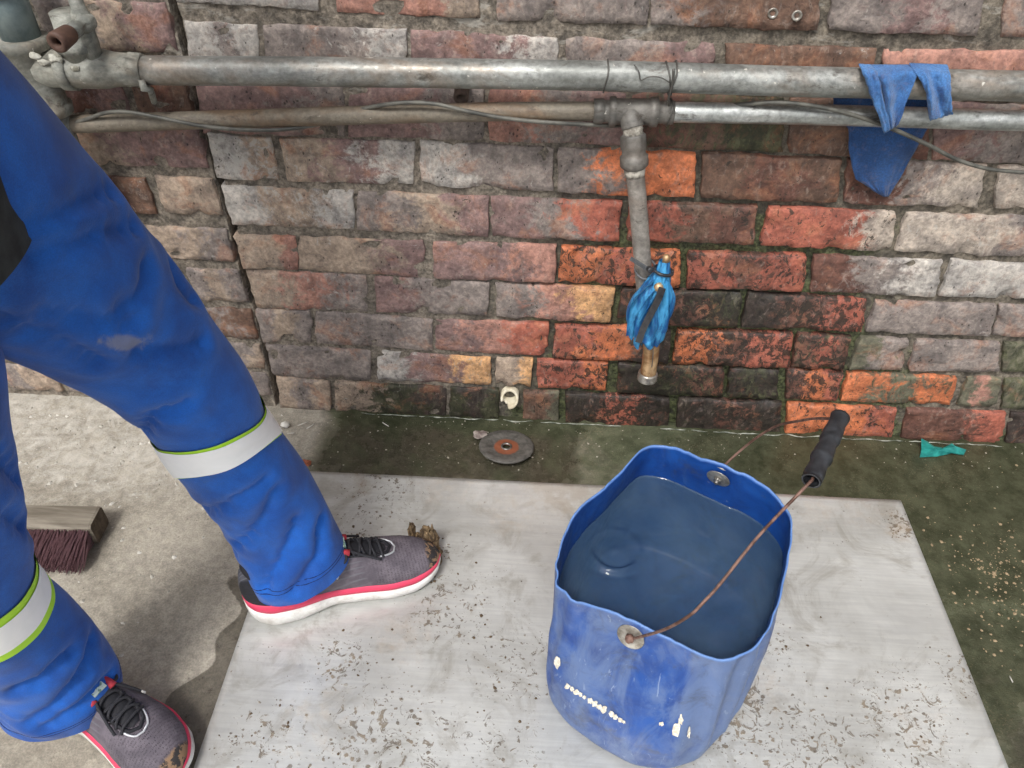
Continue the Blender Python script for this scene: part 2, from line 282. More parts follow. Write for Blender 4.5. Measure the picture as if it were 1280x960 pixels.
def brick_geo(c, tones, d, w, g, wet, seed, nu=18, nv=7, proud=0.):
    """c: corner list TL, TR, BR, BL as (X, Z)"""
    c = [np.asarray(q, float) for q in c]; v = []; tn = []; wr = []
    tilt = (random.uniform(-1, 1)*.0012, random.uniform(-1, 1)*.001); base = -proud+random.uniform(-1, 1)*.0012
    L0 = max(.02, np.linalg.norm(c[1]-c[0])); H0 = max(.02, np.linalg.norm(c[3]-c[0])); nu += 2; nv += 2
    SS = np.concatenate([[0], np.linspace(.0028/L0, 1-.0028/L0, nu-1), [1]]); TT = np.concatenate([[0], np.linspace(.0028/H0, 1-.0028/H0, nv-1), [1]])
    for j in range(nv+1):
        t = TT[j]
        for i in range(nu+1):
            s = SS[i]; q = (c[0]*(1-s)+c[1]*s)*(1-t)+(c[3]*(1-s)+c[2]*s)*t
            bd = min(i, nu-i, j, nv-j)
            L = max(1e-6, np.linalg.norm(c[1]-c[0])); Hh = max(1e-6, np.linalg.norm(c[3]-c[0]))
            ed = min(s*L, (1-s)*L, t*Hh, (1-t)*Hh)
            X, Z = q
            jx = FB(X*45+seed, 3.1, Z*45, 2)*.005+N3(X*160, seed, Z*160)*.0012; jz = FB(X*34, seed+9, Z*34, 2)*.0052+N3(X*150+7, seed, Z*150)*.0012
            k = 1-sm(0, .022, ed); cdist = math.hypot(max(0, .012-min(s*L, (1-s)*L)), max(0, .012-min(t*Hh, (1-t)*Hh)))
            X += jx*k; Z += jz*k
            ctr = (c[0]+c[1]+c[2]+c[3])/4
            X += (ctr[0]-X)/max(.03, abs(ctr[0]-X))*cdist*.12*(bd == 0); Z += (ctr[1]-Z)/max(.015, abs(ctr[1]-Z))*cdist*.12*(bd == 0)
            Y = base+tilt[0]*(2*s-1)+tilt[1]*(2*t-1)+FB(X*18, seed, Z*18, 3)*.0018+N3(X*90, seed+4, Z*90)*.0009
            if bd == 0: Y += .0020
            elif bd == 1: Y += .0002
            chip = FB(X*28+50, seed, Z*28, 2)
            if ed < .016 and chip > .15: Y += (chip-.15)*.035
            v.append((X, Y, Z))
            tn.append((s, t, 0))
            wr.append((d/10, w/10, g/10, wet/10))
    f = [q[::-1] for q in gridfaces(nu, nv)]
    ring = [i for i in range(nu+1)]+[j*(nu+1)+nu for j in range(1, nv+1)]+[nv*(nu+1)+i for i in range(nu-1, -1, -1)]+[j*(nu+1) for j in range(nv-1, 0, -1)]
    b0 = len(v)
    for r in ring: x, y, z = v[r]; v.append((x, .03, z)); tn.append(tn[r]); wr.append(wr[r])
    n = len(ring)
    for k in range(n): k2 = (k+1) % n; f.append([ring[k], ring[k2], b0+k2, b0+k])
    return v, f, tn, wr
wall = empty('brick_wall', (0, .1, 0), 'old weathered brick wall with a stepped crack, orange and mossy bricks below the tap', 'wall')
bricks = []
def put_brick(c, tones, d, w, g, wet, seed, proud=0., **k):
    v, f, tn, wr = brick_geo(c, tones, d, w, g, wet, seed, proud=proud, **k)
    bricks.append(obj('brick', v, f, BRICK, wall, True, dict(face=tn, wear=wr, tone_a=[PAL[tones[0]]]*len(v), tone_b=[PAL[tones[1]]]*len(v), tone_c=[PAL[tones[2]]]*len(v))))
sd_ = 1.0; RIGHT_END = []
for ci, (top, bot, bl) in enumerate(COURSES):
    for (xlt, xlb, xrt, xrb, tones, d, w, g, wet) in bl:
        sd_ += 3.7
        c = [aty(x, inter_ex(pl, x), 0)[[0, 2]] for x, pl in ((xlt, top), (xrt, top), (xrb, bot), (xlb, bot))]
        if wet >= 4 and d < 10: d = min(10, d+1.5)
        ex_ = .0038; ez_ = .0028 if ci > 1 else .0018; w = w+1 if c[0][0] < .2 else w; c = [np.array(q)+np.array([sx*ex_, sz*ez_]) for q, sx, sz in zip(c, (-1, 1, 1, -1), (1, 1, -1, -1))]
        put_brick(c, tones, d, w, g, wet, sd_, nu=max(6, int(18*abs(c[1][0]-c[0][0])/.22)))
    RIGHT_END.append((c[1][0], c[2][0], c[1][1], c[2][1]))
# bricks left of the crack (own coursing): pixel top and bottom at the crack, tones from the crack leftwards
LEFT = [(2, 70, ['GTP', 'BBB', 'BPB'], .215), (74, 146, ['BDB', 'DDP', 'BPB'], .10), (153, 213, ['TPP', 'PPB', 'BBB'], .232), (223, 271, ['TTT', 'BDB', 'TBT'], .115), (286, 330, ['TTG', 'GTG', 'GGT'], .23),
        (338, 380, ['GTG', 'TGG', 'GTG'], .11), (387, 426, ['TGB', 'GTG', 'GGG'], .23), (431, 463, ['GGT', 'TTG', 'GGG'], .10), (467, 500, ['GTG', 'GGT', 'TGT'], .22)]
LEFT_END = []
for yt, yb, tl, l0 in LEFT:
    xr = crack_x(aty(260, (yt+yb)/2, 0)[1+1]); zt = aty(250+yt*.2, yt, 0)[2]; zb = aty(250+yb*.2, yb, 0)[2]
    zt, zb = zt-.002, max(zb, .004); xr_t = crack_x(zt)-.009; xr_b = crack_x(zb)-.009; xo = 0
    L = l0; drop = .004
    for k in range(4):
        tones = tl[min(k, 2)]
        a0 = xr_t-xo if k == 0 else xl-.012; b0 = xr_b-xo if k == 0 else xl-.012
        xl = min(a0, b0)-L+(.01 if k == 0 else 0); sd_ += 3.1
        put_brick([(xl, zt-drop*k), (a0, zt-drop*k), (b0, zb-drop*k if zb > .01 else zb), (xl, zb-drop*k if zb > .01 else zb)], tones, random.choice((0, 1, 2)), random.choice((1, 2, 3)), 0, 0, sd_, proud=.0, nu=max(6, int(18*L/.22)))
        L = .222
        if xl < -1.15: break
    LEFT_END.append((xl, zt-drop*k, zb))
# bricks outside the photograph, joined
V, Fc, TN, WR, TA = [], [], [], [], [[], [], []]
def ext(x0, x1, z0, z1, sd):
    t = ''.join(random.choice('GPTBDSG') for _ in range(3))
    v, f, tn, wr = brick_geo([(x0, z1), (x1, z1), (x1, z0), (x0, z0)], t, random.choice((0, 1, 2)), random.choice((0, 1, 3)), 0, 0, sd, nu=8, nv=4)
    b = len(V); V.extend(v); Fc.extend([[i+b for i in q] for q in f]); TN.extend(tn); WR.extend(wr)
    for q, k in zip(TA, t): q.extend([PAL[k]]*len(v))
for xt, xb, zt, zb in RIGHT_END:
    x = max(xt, xb)+.012
    while x < 2.1: sd_ += 1.3; ext(x, x+.222, zb+.002, zt, sd_); x += .234
for xl, zt, zb in LEFT_END:
    x = xl-.012
    while x > -2.1: sd_ += 1.3; ext(x-.222, x, zb, zt, sd_); x -= .234
zt0 = .905
for k in range(9):
    z0 = zt0+k*.0892; x = -2.2+(.116 if k % 2 else 0)
    while x < 2.1: sd_ += 1.3; ext(x, x+.222, z0, z0+.073, sd_); x += .234
e = obj('brick_mass', V, Fc, BRICK, wall, True, dict(face=TN, wear=WR, tone_a=TA[0], tone_b=TA[1], tone_c=TA[2])); e['kind'] = 'stuff'; e['label'] = 'bricks of the wall outside the picture'
# mortar sheet
xs = np.concatenate([np.arange(-2.25, -1.1, .06), np.arange(-1.1, -.47, .0075), np.arange(-.47, -.22, .0022), np.arange(-.22, 1.1, .0075), np.arange(1.1, 2.3, .06)])
zs = np.concatenate([np.arange(-.02, .92, .0075), np.arange(.92, 1.71, .05)])
v = []; tn = []; wr = []
cA, cB, cC = np.array(lin((126, 118, 108))), np.array(lin((74, 73, 62))), np.array(lin((96, 91, 80)))
for z in zs:
    cxz = crack_x(z)
    for x in xs:
        # wet and mossy round the tap, drier to the left
        dtap = math.hypot((x-.36)/.42, (z-.22)/.5); wetf = 1-sm(.45, 1.15, dtap+.25*FB(x*4, 2, z*4, 3))
        rgt = sm(.1, .5, x)
        dep = .0058+.0065*wetf+.003*rgt+FB(x*40, 1, z*40, 3)*.004
        if z > .7: dep -= .002
        ck = abs(x-cxz)
        if .0 < z < .95: dep = max(dep, .075*(1-sm(.0036+.0022*N3(7, 0, z*26), .0068+.0022*N3(7, 0, z*26), ck)))
        v.append((x, dep, z))
        tn.append(cA*(1-wetf)*(1-.4*rgt)+cB*wetf+cC*(1-wetf)*.4*rgt)
        low = 1-sm(.0, .06, z)
        g = min(1, .75*wetf+.45*rgt*(z < .5)+.6*low*(x > -.45)+.8*(1-sm(.0, .12, math.hypot(x-.78, (z-.10)*.8))))
        wr.append((.6*wetf+.35*low*(x > -.45), .55*(1-wetf)*(1 if z > .68 else .25)+.12*wetf, g, wetf))
o = obj('mortar', v, gridfaces(len(xs)-1, len(zs)-1), MORTAR, wall, True, dict(tone=tn, wear=wr))
#==SECTION ground==
def mat_ground():
    m = Mat('concrete_ground'); a = m.attr('zone'); g, wet, pale = m.sep(a.outputs['Color'])[:3]; brown = a.outputs['Alpha']
    n1 = m.noise(7, 6, .64, .3); n2 = m.noise(60, 5, .7); n3 = m.noise(320, 3, .65)
    c = m.mix(m.rng(n1, .3, .7), lin((148, 141, 128)), lin((174, 167, 154)))
    c = m.mix(1, c, m.mix(m.rng(n2, .3, .7), (.78, .78, .78), (1.16, 1.16, 1.15)), 'MULTIPLY')
    c = m.mix(1, c, m.mix(m.rng(n3, .3, .72), (.8, .8, .8), (1.18, 1.18, 1.18)), 'MULTIPLY')
    pm = patch(m, pale, 30, .42, 6, .76, .5); c = m.mix(m.mth('MULTIPLY', pm, .8), c, lin((204, 200, 191)))
    c = m.mix(m.mth('MULTIPLY', m.rng(m.mth('ADD', brown, m.mth('SUBTRACT', n1, .5)), .2, .8), .8), c, m.mix(m.rng(n2, .35, .65), lin((76, 74, 58)), lin((104, 98, 78))))
    gm = m.rng(m.mth('ADD', g, m.mth('MULTIPLY', m.mth('SUBTRACT', m.noise(11, 6, .66, .6), .5), 1.5)), .25, .75)
    c = m.mix(m.mth('MULTIPLY', gm, .92), c, m.mix(m.rng(m.noise(26, 5, .7), .32, .68), lin((58, 65, 45)), lin((92, 96, 74))))
    gs = m.rng(m.mth('ADD', n3, m.mth('MULTIPLY', n1, .5)), .86, .95)
    c = m.mix(m.mth('MULTIPLY', gs, .3), c, lin((150, 136, 112)))
    wm = m.rng(m.mth('ADD', wet, m.mth('MULTIPLY', m.mth('SUBTRACT', m.noise(16, 6, .6), .5), .5)), .42, .58)
    c = m.mix(m.mth('MULTIPLY', wm, m.rng(gm, 0, 1, .92, .55)), c, m.mix(1, c, (.33, .32, .30), 'MULTIPLY'))
    spk = m.rng(m.vor(70), .09, .14, 1, 0); spk = m.mth('MULTIPLY', spk, m.rng(m.noise(8, 3), .5, .6))
    c = m.mix(m.mth('MULTIPLY', spk, .55), c, lin((70, 60, 50)))
    h = m.mth('ADD', n2, m.mth('MULTIPLY', n3, .45)); h = m.mth('ADD', h, m.mth('MULTIPLY', pm, .35))
    r = m.mth('SUBTRACT', m.rng(n2, .3, .7, .72, .92), m.mth('MULTIPLY', wm, .46))
    r = m.mth('SUBTRACT', r, m.mth('MULTIPLY', gm, .34))
    return m.done(c, r, m.bump(h, .55, .0035))
GROUND = mat_ground()
PL0, PL1 = -.374, .803   # sheet edges in X
PBY = -.175              # sheet's back edge
gx = np.concatenate([[-300, -40, -12, -5, -3], np.arange(-2, -1.12, .06), np.arange(-1.12, 1.25, .0095), np.arange(1.25, 2.3, .06), [3, 5, 12, 40, 300]])
gy = np.concatenate([[-300, -40, -12, -5, -3], np.arange(-2, -1.0, .05), np.arange(-1.0, .02, .0095), [.05, .2, 3, 40, 300]])
v = []; zn = []
for y in gy:
    for x in gx:
        z = FB(x*5, y*5, 0, 3)*.004+FB(x*28, y*28, 5, 2)*.0012-.002
        back = sm(-.27, -.15, y+.03*FB(x*6, y*6, 3, 2))
        rt = sm(.70, .82, x)
        g = .0; br = 0; wet = 0; pale = 0
        cl = sm(-.42, -.30, x+.04*FB(x*8, y*8, 1, 2))           # to the right of the leg along the wall
        g = max(back*cl*(.50+.42*sm(.0, .40, x)-.22*math.exp(-((x-.22)/.10)**2)+.3*sm(-.06, -.02, y)), rt*(.98-.40*sm(-.48, -.66, y)))
        br = max(back*cl*.9, rt*.9)
        wet = back*cl*(.62-.25*sm(.1, .25, x)*(1-sm(.3, .5, x)))+.55*rt
        # dark wet patch beside the sheet's left edge
        e = (PL0-.055-.03*math.sin(y*17+1)+.012*math.sin(y*61)-x); wy = sm(-.86, -.78, y)*(1-sm(-.47, -.38, y))
        if x < PL0+.05: wet = max(wet, (1-sm(-.02, .012, e))*wy)
        lf = 1-sm(-.62, -.42, x+.5*max(0, -.34-y)); pale = lf*sm(-.50, -.14, y+.06*FB(x*7, y*7, 8, 2))*.95
        pale = max(pale, .85*(1-sm(.003, .012, abs(y+.008+.008*N3(x*9, 0, 0))))*(x > -.35), .2)
        z += pale*lf*max(0, FB(x*35, y*35, 2, 3))*.012*(pale > .3)
        if x > PL0-.03 and x < PL1+.03 and y < PBY+.03: z = min(z, -.001)
        v.append((x, y, z)); zn.append((g, wet, pale, br))
ground = obj('ground', v, gridfaces(len(gx)-1, len(gy)-1), GROUND, None, True, dict(zone=zn)); tag(ground, 'stained concrete ground, mossy and wet along the brick wall', 'ground', kind='structure')
# ---- sheet metal plate
def mat_plate():
    m = Mat('dull_sheet_metal'); a = m.attr('dirt'); d, br, blotch = m.sep(a.outputs['Color'])[:3]
    br_n = m.noise(30, 5, .6, 0, m.map(m.pos(), (.35, 6, 1))); n1 = m.noise(5, 7, .6, .4); n2 = m.noise(45, 8, .68)
    c = m.mix(m.rng(n1, .3, .7), lin((184, 184, 180)), lin((214, 215, 212)))
    c = m.mix(1, c, m.mix(m.rng(br_n, .3, .7), (.93, .93, .935), (1.06, 1.06, 1.05)), 'MULTIPLY')
    c = m.mix(m.rng(m.noise(10, 6, .72, 1.0), .48, .68, 0, .55), c, lin((150, 145, 134)))
    bm = m.rng(m.mth('ADD', br, m.mth('MULTIPLY', m.mth('SUBTRACT', n2, .5), 1.2)), .3, .8); c = m.mix(m.mth('MULTIPLY', bm, .55), c, lin((132, 112, 90)))
    # splashes of mud: rounded and torn spots
    wv = m.map(m.pos(), (1, 1.25, 1))
    vd = m.mth('ADD', m.vor(58, wv), m.mth('MULTIPLY', m.noise(120, 5, .7), .7)); sp1 = m.rng(vd, m.mth('ADD', .34, m.mth('MULTIPLY', d, .22)), m.mth('ADD', .42, m.mth('MULTIPLY', d, .22)), 1, 0)
    sp1 = m.mth('MULTIPLY', sp1, m.rng(m.mth('ADD', m.noise(14, 4), m.mth('MULTIPLY', d, .5)), .56, .70))
    vd2 = m.mth('ADD', m.vor(130, wv), m.mth('MULTIPLY', m.noise(200, 4, .7), .8)); sp2 = m.rng(vd2, .46, .56, 1, 0)
    sp2 = m.mth('MULTIPLY', sp2, m.rng(m.mth('ADD', m.noise(20, 4), m.mth('MULTIPLY', d, .5)), .58, .72))
    torn = m.rng(m.mth('ADD', m.noise(48, 6, .74, 1.6), m.mth('MULTIPLY', d, .14)), .64, .69)
    sp = m.mth('MAXIMUM', sp1, m.mth('MAXIMUM', sp2, m.mth('MULTIPLY', torn, m.rng(d, .15, .5))))
    c = m.mix(m.mth('MULTIPLY', sp, .85), c, m.mix(m.rng(n2, .35, .65), lin((74, 62, 48)), lin((120, 104, 82))))
    wh = m.rng(m.noise(90, 7, .7, 1.2), .68, .74, 0, .5); c = m.mix(m.mth('MULTIPLY', wh, blotch), c, lin((232, 231, 226)))
    scr = m.noise(14, 3, .5, .2, m.map(m.pos(), (1.2, 40, 1))); c = m.mix(m.rng(scr, .66, .72, 0, .28), c, lin((226, 227, 226)))
    h = m.mth('ADD', m.mth('MULTIPLY', br_n, .25), m.mth('ADD', m.mth('MULTIPLY', sp, .9), m.mth('MULTIPLY', n2, .25)))
    r = m.mth('ADD', m.rng(n2, .3, .7, .28, .46), m.mth('MULTIPLY', m.mth('MAXIMUM', sp, bm), .35))
    return m.done(c, r, m.bump(h, .35, .0018), Metallic=m.rng(m.mth('MAXIMUM', sp, bm), 0, 1, .35, 0.))
PLATE = mat_plate()
ZP = .007
bl, br_, = atz(371, 588, ZP), atz(1126, 625, ZP)
ex = (br_-bl); W_ = np.linalg.norm(ex[:2]); ex = ex/np.linalg.norm(ex); ey = np.array([ex[1], -ex[0], 0]); ey = ey*(1 if ey[1] < 0 else -1)
D_ = .9; nu, nv = 118, 90; v = []; dr = []
def blob(x, y, cx_, cy_, r): return max(0, 1-math.hypot(x-cx_, y-cy_)/r)
HOT = [(atz(*q, ZP), r, w) for q, r, w in [((430, 830), .07, .8), ((560, 760), .13, .55), ((640, 830), .12, .5), ((900, 880), .13, 1.0), ((960, 800), .08, .5), ((1130, 900), .12, .75), ((1200, 840), .06, .7), ((1125, 655), .05, .9), ((470, 620), .12, .6),
     ((330, 930), .10, .6), ((480, 940), .16, .7), ((620, 950), .12, .5), ((540, 690), .07, .6), ((1010, 940), .14, .7), ((440, 660), .06, .5)]]
BRN = [(atz(*q, ZP), r, w) for q, r, w in [((700, 605), .13, .75), ((560, 598), .15, .5), ((1080, 632), .12, .45), ((1125, 660), .06, .6), ((440, 600), .10, .5), ((500, 800), .10, .45), ((930, 860), .12, .5), ((1150, 900), .10, .45), ((640, 640), .12, .5), ((400, 900), .12, .4), ((1020, 640), .08, .5)]]
for j in range(nv+1):
    for i in range(nu+1):
        q = bl+ex*(W_*i/nu)+ey*(D_*j/nv); x, y = q[:2]
        z = ZP+FB(x*3, y*3, 9, 2)*.002+FB(x*11, y*11, 2, 2)*.0006
        v.append((x, y, z))
        d = max([0.07+.4*max(0, FB(x*6, y*6, 4, 2))]+[w*min(1, 1.6*blob(x, y, h[0], h[1], r)) for h, r, w in HOT]); b = max([0]+[w*min(1, 1.5*blob(x, y, h[0], h[1], r)) for h, r, w in BRN])
        b = max(b, .45*(1-sm(0, .02, D_*j/nv)))
        dr.append((d, b, .9*sm(.0, .3, -y-.55)))
f = [q[::-1] for q in gridfaces(nu, nv)]
ring = [i for i in range(nu+1)]+[j*(nu+1)+nu for j in range(1, nv+1)]+[nv*(nu+1)+i for i in range(nu-1, -1, -1)]+[j*(nu+1) for j in range(nv-1, 0, -1)]
b0 = len(v)
for r in ring: x, y, z = v[r]; v.append((x, y, z-.003)); dr.append((dr[r][0], .5, 0))
for k in range(len(ring)): k2 = (k+1) % len(ring); f.append([ring[k], ring[k2], b0+k2, b0+k])
f.append([b0+k for k in range(len(ring))])
plate = obj('metal_sheet', v, f, PLATE, None, True, dict(dirt=dr)); tag(plate, 'dull grey sheet of metal splashed with mud, lying on the concrete', 'metal sheet')
#==SECTION bucket==
def mat_blue():
    m = Mat('scuffed_blue_plastic'); n1 = m.noise(14, 8, .66, .6); n2 = m.noise(60, 8, .7)
    a = m.attr('out'); o_, sc_, lip = m.sep(a.outputs['Color'])[:3]
    c = m.mix(m.rng(n1, .3, .7), lin((12, 50, 118)), lin((24, 78, 156)))
    scuff = m.rng(m.mth('ADD', m.noise(20, 9, .7, .8, m.map(m.pos(), (1, 1, .45))), m.mth('MULTIPLY', sc_, .25)), .47, .78, 0, .68)
    c = m.mix(m.mth('MULTIPLY', scuff, o_), c, lin((108, 128, 162)))
    scr = m.rng(m.noise(45, 6, .7, 2.2, m.map(m.pos(), (1, 1, .35))), .62, .70, 0, .45); c = m.mix(m.mth('MULTIPLY', scr, o_), c, lin((160, 176, 200)))
    grime = m.rng(m.noise(17, 6, .74, .5), .52, .72, 0, .6); c = m.mix(grime, c, lin((64, 66, 74)))
    drip = m.rng(m.noise(40, 6, .65, .2, m.map(m.pos(), (1, 1, .1))), .56, .75, 0, .45); c = m.mix(m.mth('MULTIPLY', drip, m.mth('SUBTRACT', 1, o_)), c, lin((64, 92, 130)))
    c = m.mix(m.mth('MULTIPLY', lip, .75), c, lin((112, 152, 214)))
    h = m.mth('ADD', n1, m.mth('MULTIPLY', n2, .35))
    return m.done(c, m.rng(n2, .3, .7, .32, .5), m.bump(h, .35, .002))
BLUE = mat_blue()
RIMPX = [(813, 555), (829.5, 556), (851, 560.5), (887, 575.5), (906, 581), (922, 589), (950, 601.5), (969, 616.5), (985, 636), (991, 652), (990, 672), (987, 693), (977, 748), (967, 775), (955, 797), (942, 812), (922, 822), (902, 826), (882, 820), (860, 811), (840, 801), (820, 792), (800, 781), (780, 771), (752, 761), (717, 751), (701, 741), (695, 725),
         (694, 704), (701, 677), (712, 649), (731, 629), (758, 606), (777, 589), (794, 569), (805, 558)]
def rimz(x, y):  # cut edge is uneven
    return .282+.008*math.sin(x*.021+y*.013)
rim = np.array([atz(x, y, rimz(x, y)) for x, y in RIMPX])
cen = np.array([.300, -.515])
base = np.array([(.128, -.585), (.136, -.625), (.160, -.657), (.205, -.688), (.257, -.713), (.305, -.716), (.350, -.700), (.395, -.655), (.44, -.592), (.473, -.53), (.484, -.47), (.468, -.42), (.42, -.375), (.36, -.338), (.30, -.316), (.262, -.318), (.225, -.345), (.19, -.41), (.15, -.50)])
NT = 160
def polar(pts, c):
    th = np.arctan2(pts[:, 1]-c[1], pts[:, 0]-c[0]); o = np.argsort(th); return th[o], o
TH = np.linspace(-math.pi, math.pi, NT, endpoint=False)
def resample(pts, c):
    th, o = polar(pts, c); P_ = pts[o]; th3 = np.concatenate([th-2*math.pi, th, th+2*math.pi]); P3 = np.vstack([P_, P_, P_])
    R_ = np.array([[np.interp(t, th3, P3[:, k]) for k in range(P3.shape[1])] for t in TH])
    for _ in range(2): R_ = (np.roll(R_, 1, 0)+2*R_+np.roll(R_, -1, 0))/4
    return R_
RM = resample(rim, cen); BS = resample(base, cen)
for k in range(NT): RM[k, 2] += FB(math.cos(TH[k])*7, math.sin(TH[k])*7, 3, 3)*.006
def shell_pt(k, v_, off=0.):
    """outline at angle index k, height fraction v_"""
    t = TH[k]; s = sm(.25, 1.0, v_); xy = BS[k]*(1-s)+RM[k, :2]*s; z = ZP+.001+(RM[k, 2]-ZP-.001)*v_
    d = xy-cen; L = np.linalg.norm(d); d = d/L; add = 0
    c1 = t+1.05   # ribs at the corner facing right of the camera
    if abs(c1) < .55: add += .0058*math.cos(c1*26)*math.cos(c1/.55*math.pi/2)*(1-sm(.9, 1, v_))*sm(.05, .2, v_)
    c2 = t+2.72
    if abs(c2) < .3: add += .003*math.cos(c2*34)*math.cos(c2/.3*math.pi/2)*sm(.05, .2, v_)
    add += FB(math.cos(t)*3+v_*2, math.sin(t)*3, v_*2, 2)*.004*sm(0, .3, v_)
    if v_ < .07: add -= .011*(1-math.sqrt(max(0, 1-(1-v_/.07)**2)))
    xy = cen+d*(L+add-off); return (xy[0], xy[1], z)
NV = 44; v = []; oa = []
for j in range(NV+1):
    for k in range(NT):
        v.append(shell_pt(k, j/NV)); oa.append((1, .5+.5*FB(math.cos(TH[k])*2, math.sin(TH[k])*2, j*.1, 2)+.6*(abs(TH[k]+1.05) < .5), float(j == NV)))
for j in range(NV, -1, -1):
    for k in range(NT):
        q = list(shell_pt(k, j/NV, .0023)); q[2] += .003*(1-j/NV)+(.0 if j < NV else -.0005)
        v.append(q); oa.append((0, 0, float(j == NV)))
f = []; R_ = 2*(NV+1)
for j in range(R_-1):
    for k in range(NT): k2 = (k+1) % NT; f.append([j*NT+k, j*NT+k2, (j+1)*NT+k2, (j+1)*NT+k])
f.append([k for k in range(NT)][::-1]); f.append([(R_-1)*NT+k for k in range(NT)])
bucket = empty('bucket', (cen[0], cen[1], ZP), 'blue plastic bucket cut from a square canister, full of murky water', 'bucket')
obj('shell', v, f, BLUE, bucket, True, dict(out=oa))
# worn white lettering and flakes of paint on the front
m = Mat('worn_white_paint'); PAINT = m.done(m.mix(m.rng(m.noise(250, 4), .4, .6), lin((205, 196, 176)), lin((236, 230, 216))), .8)
def shell_at(x, y):
    """point on the outer shell seen at pixel, by marching"""
    d = ray(x, y); d = d/np.linalg.norm(d)
    for t in np.arange(.7, 1.6, .0015):
        q = CAM+d*t
        if q[2] > .29: continue
        th = math.atan2(q[1]-cen[1], q[0]-cen[0]); k = int(round((th+math.pi)/(2*math.pi)*NT)) % NT
        vv = (q[2]-ZP)/(RM[k, 2]-ZP)
        if vv > 1.0: continue
        w = shell_pt(k, min(1, max(0, vv)))
        if math.hypot(q[0]-cen[0], q[1]-cen[1]) <= math.hypot(w[0]-cen[0], w[1]-cen[1])+.0012: return q-d*.0012
    return CAM+d*1.25
def flake(poly, name):
    c = np.mean(poly, 0); n = 26; v = []
    pts = [shell_at(*q) for q in poly]; cpt = shell_at(*c)
    m_ = len(pts); v = [cpt]+pts+[q+(q-cpt)*0.02+ray(*c)*.004 for q in pts]
    f = [[0, 1+k, 1+(k+1) % m_] for k in range(m_)]+[[1+k, 1+m_+k, 1+m_+(k+1) % m_, 1+(k+1) % m_] for k in range(m_)]
    return v, f
def rag_poly(cx_, cy_, w, h, a, n, sd):
    r_ = random.Random(sd); o = []
    for k in range(n):
        t = 2*math.pi*k/n; q = .6+.5*r_.random(); x = math.cos(t)*w*q; y = math.sin(t)*h*q
        o.append((cx_+x*math.cos(a)-y*math.sin(a), cy_+x*math.sin(a)+y*math.cos(a)))
    return o
mb = MB()
ang = math.atan2(903-857, 781-708)
for i, (s, w_, h_) in enumerate([(0, 3.2, 3.6), (7, 2.6, 3.0), (13, 3.2, 3.0), (19, 2.4, 2.8), (25, 2.6, 2.6), (33, 3.0, 3.8), (40, 3.8, 4.0), (47, 3.0, 3.4), (53, 3.8, 4.4), (64, 3.6, 3.4), (70, 3.4, 3.0), (77, 3.0, 2.6), (82, 2.2, 1.6)]):
    v, f = flake(rag_poly(709+s*.86, 858+s*.545, w_*1.25, h_*1.2, ang, 11, i+3), 'x'); mb.add(v, f)
mb.build('worn_lettering', PAINT, bucket, False)
for i, (x, y, w_, h_) in enumerate([(697, 828, 4.5, 9), (845, 912, 5.5, 11), (851, 900, 3.5, 7), (861, 916, 2.5, 8), (827, 905, 3.5, 3)]):
    v, f = flake(rag_poly(x, y, w_, h_, .1, 13, i+60), 'x'); MB().add(v, f).build('paint_flake', PAINT, bucket, False)
# handle
m = Mat('rusty_wire'); RUST = m.done(m.mix(m.rng(m.noise(70, 6, .7), .35, .65), lin((84, 58, 48)), lin((138, 108, 96))), .65, m.bump(m.noise(300, 4), .4, .001), Metallic=.35)
m = Mat('zinc_washer'); ZINC = m.done(m.mix(m.rng(m.noise(60, 6, .7), .3, .7), lin((120, 112, 102)), lin((188, 184, 176))), m.rng(m.noise(90), .3, .7, .3, .5), Metallic=.7)
m = Mat('rubber_and_bore_shade'); RUB_SHADE = m.done(m.mix(m.rng(m.noise(60, 6), .3, .7), lin((30, 31, 34)), lin((58, 60, 64))), m.rng(m.noise(40, 4), .3, .7, .32, .5), m.bump(m.noise(60, 5), .3, .002))  # rubber parts, and the dark discs painted as shade in hollow pipe ends
m = Mat('grey_steel'); STEEL = m.done(m.mix(m.rng(m.noise(60, 6), .3, .7), lin((100, 96, 92)), lin((150, 146, 140))), .4, Metallic=.8)
P1 = atz(788, 792, .262); P2 = atz(899, 591, .264); ax = (P2-P1)/np.linalg.norm(P2-P1); MM = (P1+P2)/2
G_ = onplane(1032, 560, MM+ax*.05, ax); nb = np.cross(ax, G_-MM); nb /= np.linalg.norm(nb)
hp = [(806, 795), (822, 790), (843, 781), (865, 767), (880, 752), (900, 730), (950, 668), (1015, 600)]
near = [onplane(x, y, MM, nb) for x, y in hp]; near[0] = P1+np.array([.004, -.006, .0])+(near[0]-P1)*.3
near = smoothpath([P1+np.array([.002, -.008, .001])]+near[1:], 6)
g0, g1 = onplane(1014, 601, MM, nb), onplane(1049, 524, MM, nb)
far = smoothpath([g1]+[onplane(x, y, MM, nb) for x, y in [(1020, 523), (1000, 526), (975, 531), (955, 541), (938, 553), (920, 568)]]+[P2+np.array([.004, .007, .004])], 6)
hd = obj('handle', *tube(np.vstack([near, far[1:]]), .0019, 10), RUST, bucket)
gd = (g1-g0); gl = np.linalg.norm(gd); ts = np.linspace(-.002, 1.04, 30)
v, f = tube([g0+gd*t for t in ts], [.0112+.0007*math.sin(t*19)+(.0014 if .30 < t < .36 or .62 < t < .67 else 0) for t in ts], 22, False)
v2, f2 = tube([g0+gd*t for t in ts], .0088, 22, False)
g = MB().add(v, f).add(v2, [q[::-1] for q in f2]); n0 = len(v)
for e_, b_ in ((0, 0), (len(ts)-1, (len(ts)-1)*22)):
    for k in range(22): g.f.append([b_+k, b_+(k+1) % 22, n0+b_+(k+1) % 22, n0+b_+k])
